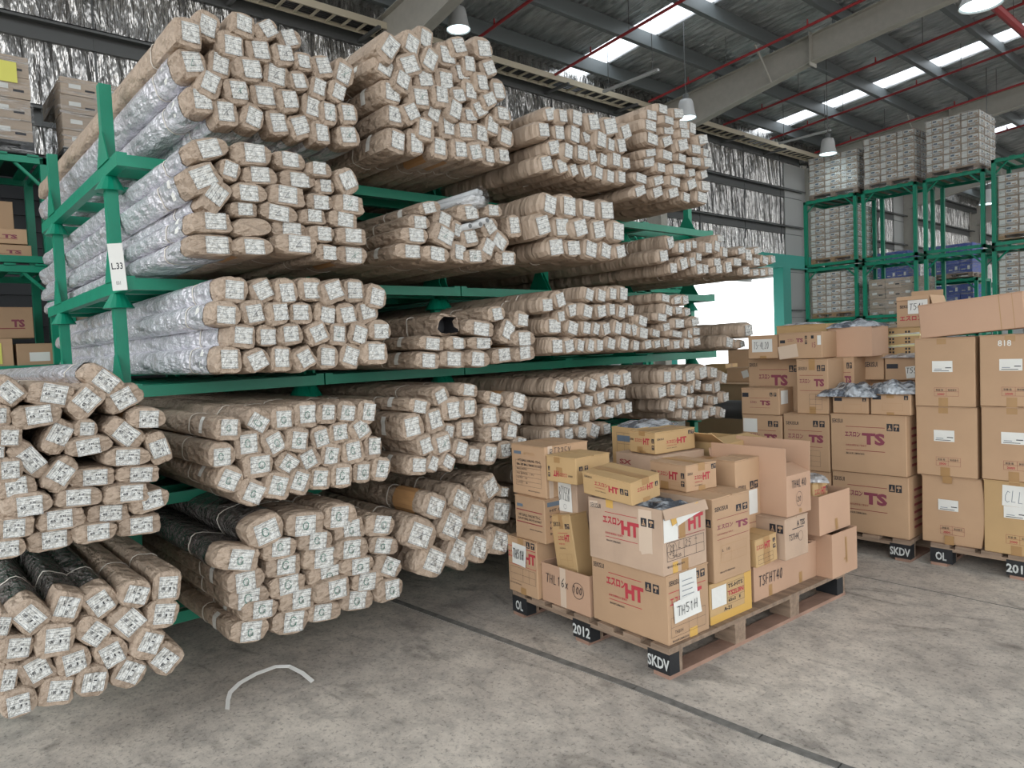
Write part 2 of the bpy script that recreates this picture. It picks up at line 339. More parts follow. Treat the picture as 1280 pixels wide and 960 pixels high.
def mat_sky():
    m = bpy.data.materials.new('daylight_panel'); m.use_nodes = True; nt = m.node_tree; n = nt.nodes; n.remove(n['Principled BSDF'])
    t = n.new('ShaderNodeBsdfTranslucent'); t.inputs[0].default_value = (0.95,0.97,1,1); tr = n.new('ShaderNodeBsdfTransparent'); tr.inputs[0].default_value = (0.9,0.95,1,1)
    mx = n.new('ShaderNodeMixShader'); mx.inputs[0].default_value = 0.75
    nt.links.new(t.outputs[0], mx.inputs[1]); nt.links.new(tr.outputs[0], mx.inputs[2]); nt.links.new(mx.outputs[0], n['Material Output'].inputs[0]); return m
M['daylight'] = mat_sky()
PX = [XW+0.75+1.42*k for k in range(19)]
for s in strips:
    for a, b in zip([XW]+PX, PX):
        bm = bmesh.new(); v = [bm.verts.new(p) for p in ((a+.02,s-SW,roofz(a)+.02),(b-.02,s-SW,roofz(b)+.02),(b-.02,s+SW,roofz(b)+.02),(a+.02,s+SW,roofz(a)+.02))]; bm.faces.new(v)
        obj('skylight_panel', bm, 'daylight', ceil)
pm = None
for x in PX:      # purlins: Z sections along the building
    if pm is None:
        bm = bmesh.new(); L = Y1B-Y0B
        box(bm, (0, 0, -.18), (.012, L, .36)); box(bm, (.05, 0, -.356), (.10, L, .012)); box(bm, (-.04, 0, -.004), (.09, L, .012)); box(bm, (.10, 0, -.34), (.01, L, .035))
        pm = mesh_from('purlin', bm, ['steel_purlin'])
    link('purlin', pm, ceil, (x, (Y0B+Y1B)/2, roofz(x)-.005))
for y in (7.2, 15.5, 24.0, 32.5, 41.0):    # portal rafters: deep haunched I sections
    bm = bmesh.new()
    def zt(x): return roofz(x)-.50
    def zb(x): return zt(x) - (0.56 + max(0, (-7.5-x))*0.085)
    for xa, xb in ((XW+.3,-7.5),(-7.5,XR)):
        for yy, w in ((0,.012),):
            v = [bm.verts.new(p) for p in ((xa,y-.006,zb(xa)),(xb,y-.006,zb(xb)),(xb,y-.006,zt(xb)),(xa,y-.006,zt(xa)),(xa,y+.006,zb(xa)),(xb,y+.006,zb(xb)),(xb,y+.006,zt(xb)),(xa,y+.006,zt(xa)))]
            for f in ((0,1,2,3),(7,6,5,4),(0,4,5,1),(3,2,6,7)): bm.faces.new([v[i] for i in f])
        for fn in (zt, zb):
            v = [bm.verts.new(p) for p in ((xa,y-.11,fn(xa)),(xb,y-.11,fn(xb)),(xb,y+.11,fn(xb)),(xa,y+.11,fn(xa)),(xa,y-.11,fn(xa)+.018),(xb,y-.11,fn(xb)+.018),(xb,y+.11,fn(xb)+.018),(xa,y+.11,fn(xa)+.018))]
            for f in ((3,2,1,0),(4,5,6,7),(0,1,5,4),(2,3,7,6),(1,2,6,5),(0,4,7,3)): bm.faces.new([v[i] for i in f])
    r = obj('rafter', bm, 'steel_beige', ceil)
    for x in (-7.5, -1.5, 4.5):
        bm = bmesh.new(); box(bm, (x, y, (zt(x)+zb(x))/2), (.04, .2, zt(x)-zb(x))); box(bm, (x+.02, y, (zt(x)+zb(x))/2), (.02, .3, zt(x)-zb(x)+.15)); obj('splice_plate', bm, 'steel_beige', r)
    for x in PX:
        bm = bmesh.new(); boxmm(bm, (x-.03, y-.06, zt(x)), (x-.008, y+.06, roofz(x)-.1)); obj('purlin_cleat', bm, 'steel_purlin', r)
    for x in (-8.4, -4.2, 0.1):   # fly braces from the lower flange up to a purlin
        for sg in (-1, 1):
            bm = bmesh.new(); tube(bm, [(x, y+sg*.1, zb(x)+.03), (x, y+sg*.75, zt(x)+.05)], .025, 6); obj('fly_brace', bm, 'steel_beige', r)
    # matching column on the wall
    bm = bmesh.new(); boxmm(bm, (XW+.02,y-.13,0),(XW+.04,y+.13,7.4)); boxmm(bm, (XW+.04,y-.01,0),(XW+.46,y+.01,7.3)); boxmm(bm, (XW+.46,y-.13,0),(XW+.48,y+.13,7.0)); 
    struct('trim_column', bm, 'steel_beige')

# left wall with door openings (yard door 12.. and a roller shutter)
DY0, DY1, DZ = 16.2, 22.0, 4.0
SY0, SY1, SZ = 8.6, 14.6, 3.9
bm = bmesh.new()
def wallrect(bm, ya, yb, za, zb, x=XW): boxmm(bm, (x-.04, ya, za), (x, yb, zb))
wallrect(bm, Y0B, SY0, 4.6, 8.2); wallrect(bm, SY0, DY0, 4.6, 8.2); wallrect(bm, DY0, DY1+.5, 4.25, 8.2); wallrect(bm, DY1+.5, Y1B, 2.2, 8.2)
wl = struct('wall_left', bm, 'foil')
bm = bmesh.new()
for ya, yb in ((Y0B, SY0), (SY1, DY0)):
    k = 0; z = 0
    while z < 4.6:
        boxmm(bm, (XW-.03, ya, z), (XW+(.0 if k%2 else .035), yb, z+.11)); z += .11; k += 1
obj('louver_cladding', bm, 'dark_louver', wl)
bm = bmesh.new(); boxmm(bm, (XW-.03, DY1+.5, 0), (XW+.01, Y1B, 2.2)); boxmm(bm, (XW-.03, SY0, SZ), (XW+.01, SY1, 4.6)); obj('lower_panel', bm, 'grey_panel', wl)
for z in (2.25, 3.75, 5.0, 6.2, 7.35):
    for ya, yb in (((Y0B, 24-.3), (24.3, Y1B)) if z > 4.6 else ((22.6, 23.7), (24.3, Y1B))):
        bm = bmesh.new(); boxmm(bm, (XW+.005, ya, z), (XW+.02, yb, z+.24)); boxmm(bm, (XW+.005, ya, z+.235), (XW+.22, yb, z+.25)); boxmm(bm, (XW+.005, ya, z), (XW+.07, yb, z+.012)); boxmm(bm, (XW+.20, ya, z+.20), (XW+.22, yb, z+.25))
        obj('wall_girt', bm, 'steel_grey', wl)
for y in (2.6, 5.2, 9.7, 12, 14, 17.8, 20.2, 22.4, 27, 30):
    bm = bmesh.new(); boxmm(bm, (XW+.003, y-.012, 4.7), (XW+.03, y+.012, 7.9)); obj('sag_rod', bm, 'steel_grey', wl)
bm = bmesh.new(); boxmm(bm, (XW+.01, 22.6, 0), (XW+.05, 25.2, 7.3)); obj('service_panel', bm, 'grey_panel', wl)
bm = bmesh.new(); boxmm(bm, (XW+.01, 31.5, 0), (XW+.05, 34, 7.3)); obj('service_panel', bm, 'grey_panel', wl)
sh = bmesh.new(); 
for k in range(36): boxmm(sh, (XW-.02, SY0, k*.108), (XW+(.02 if k%2 else -.005), SY1, k*.108+.106))
struct('door_2', sh, 'shutter')
# painted steel frame of the yard door
bm = bmesh.new(); boxmm(bm, (XW-.1, DY0-.4, DZ-.15), (XW+.25, DY1+2.0, DZ+.28)); d1 = struct('door_1', bm, 'green_faded')
bm = bmesh.new(); boxmm(bm, (XW-.1, DY1, 0), (XW+.25, DY1+.5, DZ-.15)); obj('door_jamb', bm, 'green_faded', d1)
bm = bmesh.new(); boxmm(bm, (XW-.1, DY0-.4, 0), (XW+.25, DY0, DZ-.15)); obj('door_jamb', bm, 'green_faded', d1)
# canopy outside the yard door
bm = bmesh.new(); boxmm(bm, (XW-3.2, 12, 4.05), (XW-.1, 26, 4.15)); 
for k in range(9): boxmm(bm, (XW-3.2, 12+k*1.7, 3.9), (XW-.1, 12.08+k*1.7, 4.05))
boxmm(bm, (XW-3.3, 12, 3.85), (XW-3.2, 26, 4.2)); boxmm(bm, (XW-1.7, 12, 3.86), (XW-1.6, 26, 3.95)); struct('trim_canopy', bm, 'shutter')
bm = bmesh.new(); wallrect(bm, 0, 1, 0, 1); bm.clear(); boxmm(bm, (XW, Y1B, 0), (XR, Y1B+.05, 10.8)); struct('wall_far', bm, 'foil')

# tree seen through the yard door
def blob(bm, c, r, n, rnd):
    for _ in range(n):
        d = Vector((rnd.gauss(0,1), rnd.gauss(0,1), rnd.gauss(0,1))).normalized()*r*rnd.uniform(.5,1)
        p = Vector(c)+d; a = Vector((rnd.uniform(-1,1), rnd.uniform(-1,1), rnd.uniform(-1,1))).normalized()*.16; b = a.cross(Vector((0,0,1))).normalized()*.12
        bm.faces.new([bm.verts.new(q) for q in (p-a, p+b, p+a, p-b)])
t = empty('tree', (-34, 46.5, 0)); setp(t, 'green leafy tree outside beyond the open yard door', 'tree')
bm = bmesh.new(); blob(bm, (0,0,2.0), 1.6, 900, RND); blob(bm, (-1.2,-1.5,1.6), 1.3, 500, RND); obj('foliage', bm, 'leaf', t)
bm = bmesh.new(); tube(bm, [(0,0,0),(0,.1,1.0),(.1,0,2.2)], [.18,.14,.06]); obj('trunk', bm, 'wood', t)

# cable tray along the eaves
t = empty('cable_tray', (XW+.45, 0, 7.45)); setp(t, 'cream ladder cable tray running high along the foil wall', 'cable tray')
bm = bmesh.new(); boxmm(bm, (-.17,-6,0),(-.14,30,.12)); obj('side_rail', bm, 'tray', t)
bm = bmesh.new(); boxmm(bm, (.23,-6,0),(.26,30,.12)); obj('side_rail', bm, 'tray', t)
me = mesh_from('rung', BB((-.14,-.02,.0),(.23,.02,.03)), ['tray'])
for k in range(116): link('rung', me, t, (0, -5.8+k*.30, .01))
me = mesh_from('wall_bracket', BB((-.45,-.03,-.05),(.32,.03,0)), ['steel_grey'])
for k in range(15): link('wall_bracket', me, t, (0, -5+k*2.4, 0))
bm = bmesh.new()
for i in range(4): tube(bm, [(-.1+i*.07, -5.9, .06+.01*(i%2)), (-.08+i*.065, 10, .05), (-.1+i*.07, 29.8, .06)], .016, 6)
obj('cable', bm, 'black', t)

# sprinkler pipes
def pipe_run(y, xa, xb, z0, label, r=.03, along='x', dx=1.6):
    t = empty('sprinkler_pipe', (xa, y, z0)); setp(t, label, 'pipe', 'red sprinkler pipes under the roof')
    bm = bmesh.new()
    if along == 'x': e = (xb-xa, 0, (xb-xa)*RS*.9)
    else: e = (0, xb, 0)
    tube(bm, [(0,0,0), e], r, 8); obj('pipe', bm, 'red_pipe', t)
    L = math.hypot(e[0], e[1]); n = int(L/2.8)
    hd = mesh_from('sprinkler_head', (lambda b: (tube(b, [(0,0,0),(0,0,.14)], [.022,.014], 6), b)[1])(bmesh.new()), ['red_pipe'])
    hg = mesh_from('hanger_rod', (lambda b: (tube(b, [(0,0,0),(0,0,.62)], .008, 5), b)[1])(bmesh.new()), ['steel_grey'])
    for k in range(n):
        f = (k+.4)/n; link('sprinkler_head', hd, t, (e[0]*f, e[1]*f, e[2]*f)); f2 = (k+.75)/n; link('hanger_rod', hg, t, (e[0]*f2, e[1]*f2, e[2]*f2))
    return t
for y, xa, lab in ((9.0,-11.6,'red sprinkler pipe crossing nearest under the roof above the left stacks'),(11.45,-11.4,'red sprinkler pipe below the nearest row of skylights'),(14.6,-11.2,'red sprinkler pipe in front of the big beige rafter'),(17.9,-11.2,'red sprinkler pipe just behind the big beige rafter'),(20.4,-11.2,'bright red sprinkler pipe below the second row of skylights'),(23.2,-11.2,'far red sprinkler pipe in front of the far rafter'),(27.5,-11.0,'farthest red sprinkler pipe above the right racking')):
    pipe_run(y, xa, 12, 7.55, lab)
pipe_run(13.0, -4.45, 26, 7.9, 'thick red sprinkler main running away at upper right', .085, 'y')
# fluorescent battens hanging near the eaves
for i, (x, y, z) in enumerate(((-9.95,12.35,7.2),(-9.88,19.85,7.2))):
    t = empty('light_batten', (x, y, z)); setp(t, ('slim white batten light hanging above the third bay of wrapped pipes','slim white batten light hanging beside the far end of the cable tray')[i], 'light')
    bm = bmesh.new(); box(bm, (0,0,0), (1.5,.07,.05)); obj('batten_housing', bm, 'lamp_shell', t)
    for sx in (-.6,.6):
        bm = bmesh.new(); tube(bm, [(sx,0,0),(sx,0,roofz(x)-z)], .008, 5); obj('hanger_rod', bm, 'steel_grey', t)
# high-bay lamps
def make_lamp():
    t = empty('high_bay_lamp', (0,0,0))
    bm = bmesh.new(); n = 24; prof = [(.08,.40),(.125,.385),(.15,.33),(.165,.22),(.185,.09),(.215,.02),(.22,0),(.21,0.004),(.18,.07),(.15,.2),(.12,.3)]
    rings = [[bm.verts.new((math.cos(2*PI*k/n)*r, math.sin(2*PI*k/n)*r, z)) for k in range(n)] for r, z in prof]
    for a, b in zip(rings, rings[1:]):
        for k in range(n): bm.faces.new((a[k], b[k], b[(k+1)%n], a[(k+1)%n]))
    obj('lamp_shade', bm, 'lamp_shell', t, smooth=True)
    bm = bmesh.new(); frust(bm, (0,0,.02), .19, .185, .012, 24); obj('lamp_glass', bm, 'lamp_glow', t)
    bm = bmesh.new(); frust(bm, (0,0,.39), .075, .06, .12, 16); obj('ballast_housing', bm, 'steel_grey', t)
    return t
def copy_tree(o, parent=None):
    c = o.copy(); C.objects.link(c); c.parent = parent
    for ch in list(o.children): copy_tree(ch, c)
    return c
lamps = [make_lamp()]; lamps += [copy_tree(lamps[0]) for _ in range(4)]
for i, (x, y, z, s, lab) in enumerate(((-9.15,13.2,6.35,1.0,'bell-shaped hanging lamp glowing beside the beige rafter'),(-10.3,8.05,7.3,1.0,'hanging lamp half hidden behind the second bay top pipes'),(-8.35,18.0,6.1,1.0,'hanging lamp behind the leftmost top carton load'),(-6.3,23.0,5.0,1.0,'hanging lamp seen through the open green racking'),(-2.45,8.8,4.95,.95,'large hanging lamp cut by the top right corner'))):
    o = lamps[i]
    o.location = (x, y, z); o.scale = (s,)*3; setp(o, lab, 'lamp', 'high-bay lamps hanging from the roof')
    bm = bmesh.new(); tube(bm, [(0,0,.5),(0,0,(roofz(x)-z)/s)], .01, 6); obj('hanger_rod', bm, 'steel_grey', o)
    ld = bpy.data.lights.new('lamp_light', 'SPOT'); ld.energy = 7; ld.spot_size = 2.4; ld.spot_blend = .6; ld.color = (.85,.97,1); ld.shadow_soft_size = .18
    lo = bpy.data.objects.new('lamp_light', ld); C.objects.link(lo); lo.parent = o; lo.location = (0,0,-.02)

# ------------------------------------------------------------------ green stacking racks
DECK = [0.26, 0.915, 1.50, 2.065, 2.70, 3.25]
def rack_meshes():
    d = {}
    d['side_beam'] = mesh_from('side_beam', B1((-.90,0,-.035), (2.36,.05,.07)), ['green'])
    d['cross_beam'] = mesh_from('cross_beam', B1((0,.515,-.04), (.05,.98,.06)), ['green'])
    for i in range(5):
        h = (DECK[i+1]-DECK[i]) - .15 if i < 4 else .42
        d['post%d' % i] = mesh_from('post', BB((-.03,-.03,0), (.03,.03,h)), ['green'])
    bm = bmesh.new(); frust(bm, (0,0,-.15), .08, .035, .08, 16); d['foot_cup'] = mesh_from('foot_cup', bm, ['green'])
    bm = bmesh.new(); v = [bm.verts.new((x, s, z)) for s in (-.032,-.026) for x, z in ((-.13,-.005),(.13,-.005),(.035,.16),(-.035,.16))]
    for f in ((0,1,2,3),(7,6,5,4),(0,4,5,1),(1,5,6,2),(2,6,7,3),(3,7,4,0)): bm.faces.new([v[i] for i in f])
    d['gusset_plate'] = mesh_from('gusset_plate', bm, ['green'])
    return d
RM = rack_meshes()
def make_rack(lvl):
    t = empty('stacking_rack', (0,0,0))
    for y in (0, 1.03): link('side_beam', RM['side_beam'], t, (0, y, 0))
    for x in (.255, 0.0, -.5, -1.05, -1.6, -2.05): link('cross_beam', RM['cross_beam'], t, (x, 0, 0))
    for x in (0, -1.62):
        for y in (0, 1.03):
            link('post', RM['post%d' % lvl], t, (x, y, 0)); link('gusset_plate', RM['gusset_plate'], t, (x, y, 0))
            if lvl > 0: link('foot_cup', RM['foot_cup'], t, (x, y, 0))
    if lvl == 0:
        me = mesh_from('leg', BB((-.04,-.04,-.26),(.04,.04,-.07)), ['green'])
        for x in (0, -1.62):
            for y in (0, 1.03): link('leg', me, t, (x, y, 0))
    return t
BAY = ['nearest rack bay','second rack bay','third rack bay','fourth rack bay','fifth rack bay']; SH = ['bottom','fourth','third','second','top']
BY = [0.985, 2.075, 3.165, 4.225, 5.285]
for lvl in range(5):
    proto = None
    for b in range(5):
        o = proto if (b == 0 and False) else None
        if proto is None: proto = make_rack(lvl); o = proto
        else: o = copy_tree(proto)
        o.location = (-4.4, BY[b], DECK[lvl]); setp(o, 'green steel stacking frame holding the %s shelf of the %s' % (SH[lvl], BAY[b]), 'rack', 'green stacking frames under the wrapped pipes')
    if lvl < 2:
        o = copy_tree(proto); o.location = (-4.4, -.1, DECK[lvl]); setp(o, 'green steel stacking frame under the %s pile at left edge' % ('lowest','upper')[lvl], 'rack', 'green stacking frames under the wrapped pipes')
# location tag on the front frame
bm = bmesh.new()
P = Print(bm, (0,0,0), (0,1,0), (0,0,1), .07, .24)
P.rect(0,0,1,1,'paper'); P.text('L.33', .12, .45, .76, .14, 'ink', .02, rot=.0); P.text('001', .3, .12, .3, .08, 'ink')
box(bm, (-.003,.035,.12), (.004,.07,.24), mi=4)
o = obj('location_tag', bm, PM, None, loc=(-4.12, .900, 1.985), rot=(.05,0,-.5)); setp(o, 'white location tag hanging on the nearest green post', 'tag')

# ------------------------------------------------------------------ wrapped pipe bundles
N = 20
def sect(p, lobes):
    out = []
    for k in range(N):
        a = 2*PI*(k+.5)/N; c_, s_ = math.cos(a), math.sin(a)
        r = .5/((abs(c_)**p + abs(s_)**p)**(1/p)) * lobes[k]
        out.append((c_*r, s_*r))
    return out
XS = [(.0,.5),(-.001,.80),(-.004,.925),(-.015,.99),(-.05,1.01),(-.12,1.02),(-.2,.995),(-.31,.98),(-.375,.90),(-.43,.98),(-.62,1.0),(-1.2,1.0),(-1.9,.98),(-2.7,1.0),(-3.4,1.0),(-3.62,.91),(-3.85,1.0),(-3.97,.85),(-4.0,.45)]
class Var: pass
def make_variant(seed, torn=False):
    r = random.Random(seed); p = r.choice((2.8,3.6,4.4,5.2)); ph = r.uniform(0,6)
    lobes = [1 + .035*math.sin(3*2*PI*k/N+ph) + r.uniform(-.02,.02) for k in range(N)]
    S = sect(p, lobes); V = Var(); V.S = S; V.cy = r.uniform(-.05,.05); V.cz = r.uniform(-.05,.05)
    def rings(bm, xs, mul, amp, tipamp):
        rr = []
        for i, (x, s) in enumerate(xs):
            ring = []
            for k in range(N):
                a = tipamp if x > -.12 else amp
                j = 1 + r.uniform(-a, a); dx = r.uniform(-.006,.004) if -.12 < x < -.01 else 0
                if torn and i == 0: dx = r.uniform(-.09,.02)
                ring.append(bm.verts.new((x+dx, S[k][0]*s*mul*j, S[k][1]*s*mul*j)))
            rr.append(ring)
        for a, b in zip(rr, rr[1:]):
            for k in range(N): bm.faces.new((a[k], a[(k+1)%N], b[(k+1)%N], b[k]))
        return rr
    bm = bmesh.new()
    if torn:
        xs = [(0.0,.8),(-.05,.95)] + XS[4:]
        rr = rings(bm, xs, 1, .02, .06)
        inner = [bm.verts.new((-.16, S[k][0]*.7, S[k][1]*.7)) for k in range(N)]
        for k in range(N):
            f = bm.faces.new((rr[0][k], inner[k], inner[(k+1)%N], rr[0][(k+1)%N])); f.material_index = 1
        f = bm.faces.new(inner[::-1]); f.material_index = 1
    else:
        rr = rings(bm, XS, 1, .014, .034)
        c0 = bm.verts.new((0.001, V.cy*.3, V.cz*.3))
        for k in range(N): bm.faces.new((c0, rr[0][(k+1)%N], rr[0][k]))
    bm.faces.new(rr[-1])
    V.body = mesh_from('paper_bundle', bm, ['kraft','black'])
    for po in V.body.polygons: po.use_smooth = po.center.x < -.3
    for key, mt in (('sleeve','silver'),('film','film')):
        bm = bmesh.new(); xs = [(-.11,1.055),(-.15,1.05),(-.22,1.045),(-.31,1.02),(-.375,.93),(-.43,1.02),(-.5,1.045),(-.7,1.04),(-1.2,1.04),(-1.9,1.03),(-2.7,1.045),(-3.4,1.04),(-3.62,.95),(-3.85,1.05),(-4.02,.9),(-4.05,.5)]
        rr = rings(bm, xs, 1, .018, .02); bm.faces.new(rr[-1])
        setattr(V, key, mesh_from('plastic_sleeve', bm, [mt], True))
    bm = bmesh.new(); prev = None; first = None
    for k in range(N+1):
        y, z = S[k % N]; q = 1.0
        ring = [bm.verts.new((-.375+.0045*math.cos(a)+.004*math.sin(k*.7), y*(.985+.03*math.sin(a)), z*(.985+.03*math.sin(a)))) for a in [2*PI*i/5 for i in range(5)]]
        if prev:
            for i in range(5): bm.faces.new((prev[i], prev[(i+1)%5], ring[(i+1)%5], ring[i]))
        prev = ring
    for k in (5, 12):     # bow loops
        y, z = S[k]
        tube(bm, [(-.375, y*.98, z*.98), (-.345, y*1.05+.04, z*1.05), (-.33, y*1.04+.09, z*1.02+.02), (-.36, y*1.0+.05, z*1.0+.03)], .004, 4)
        tube(bm, [(-.375, y*.98, z*.98), (-.41, y*1.05-.05, z*1.05), (-.43, y*1.03-.08, z*1.02)], .004, 4)
    V.string = mesh_from('string_tie', bm, ['string'], True)
    def patch(x0, x1, k0, k1, mul, mt, nm):
        bm = bmesh.new(); rr = []
        for x in (x0, (x0+x1)/2, x1): rr.append([bm.verts.new((x+r.uniform(-.004,.004), S[k % N][0]*mul, S[k % N][1]*mul)) for k in range(k0, k1+1)])
        for a, b in zip(rr, rr[1:]):
            for k in range(k1-k0): bm.faces.new((a[k], a[k+1], b[k+1], b[k]))
        return mesh_from(nm, bm, [mt])
    V.side = patch(-.17, -.215, 7, 11, 1.045, 'paper', 'side_label'); V.band = patch(-.09, -.30, 4, 13, 1.035, 'card_brown', 'brown_tape_patch')
    return V
VARS = [make_variant(s) for s in range(10)]
TORN = make_variant(99, True)
def make_sticker(kind, seed):
    r = random.Random(seed); bm = bmesh.new(); uv = bm.loops.layers.uv.new('UVMap'); g = 6; vv = {}
    cz = [r.uniform(-.003,.009) for _ in range(4)]
    for i in range(g+1):
        for j in range(g+1):
            a, b = i/g, j/g; curl = (cz[0]*(1-a)*(1-b)+cz[1]*a*(1-b)+cz[2]*a*b+cz[3]*(1-a)*b)*abs(2*a-1)*abs(2*b-1)
            vv[i,j] = bm.verts.new((.006+curl+r.uniform(-.0006,.0006)-.006*((a-.5)**4+(b-.5)**4)*4, a-.5, b-.5))
    for i in range(g):
        for j in range(g):
            f = bm.faces.new((vv[i,j], vv[i+1,j], vv[i+1,j+1], vv[i,j+1]))
            for lp, (a, b) in zip(f.loops, ((i,j),(i+1,j),(i+1,j+1),(i,j+1))): lp[uv].uv = (a/g, b/g)
    P = Print(bm, (.007,-.5,-.5), (0,1,0), (0,0,1), 1, 1)
    if kind in ('100','65'):
        P.text(kind, .12, .38, .22, .15, 'ink', .02); P.text('1' if kind == '100' else '2', .58, .38, .06, .13, 'ink', .02); P.text('本', .76, .38, .13, .13, 'ink', .01)
        P.text('VP' if kind == '100' else 'HI', .52, .62, .2, .1, 'ink', .02)
    if kind == 'ring':
        x, y = r.uniform(.4,.6), r.uniform(.4,.6); a0 = r.uniform(0,2)
        P.ring(x, y, r.uniform(.13,.19), r.uniform(.18,.27), t=.030, m='marker_green', lift=.003, n=16, a0=a0, a1=a0+r.uniform(5.7,6.6))
    if kind == 'tick':
        hand(P, 'L' if seed % 2 else 'X', .3, .3, .4, .4, 'ink' if seed % 3 else 'marker_green', .018, .6)
    return mesh_from('end_label', bm, PM[:1] and PM)
def sticker_fix(me):   # first material slot order: sticker faces use the printed paper
    for p in me.polygons:
        if len(p.vertices) == 4 and p.index < 36: p.material_index = PM.index('sticker')
    return me
STK = {k: [sticker_fix(make_sticker(k, s+i*10)) for s in range(n)] for i, (k, n) in enumerate((('plain',4),('100',4),('65',4),('ring',6),('tick',6)))}
ORD = ['first','second','third','fourth','fifth','sixth','seventh','eighth','ninth']
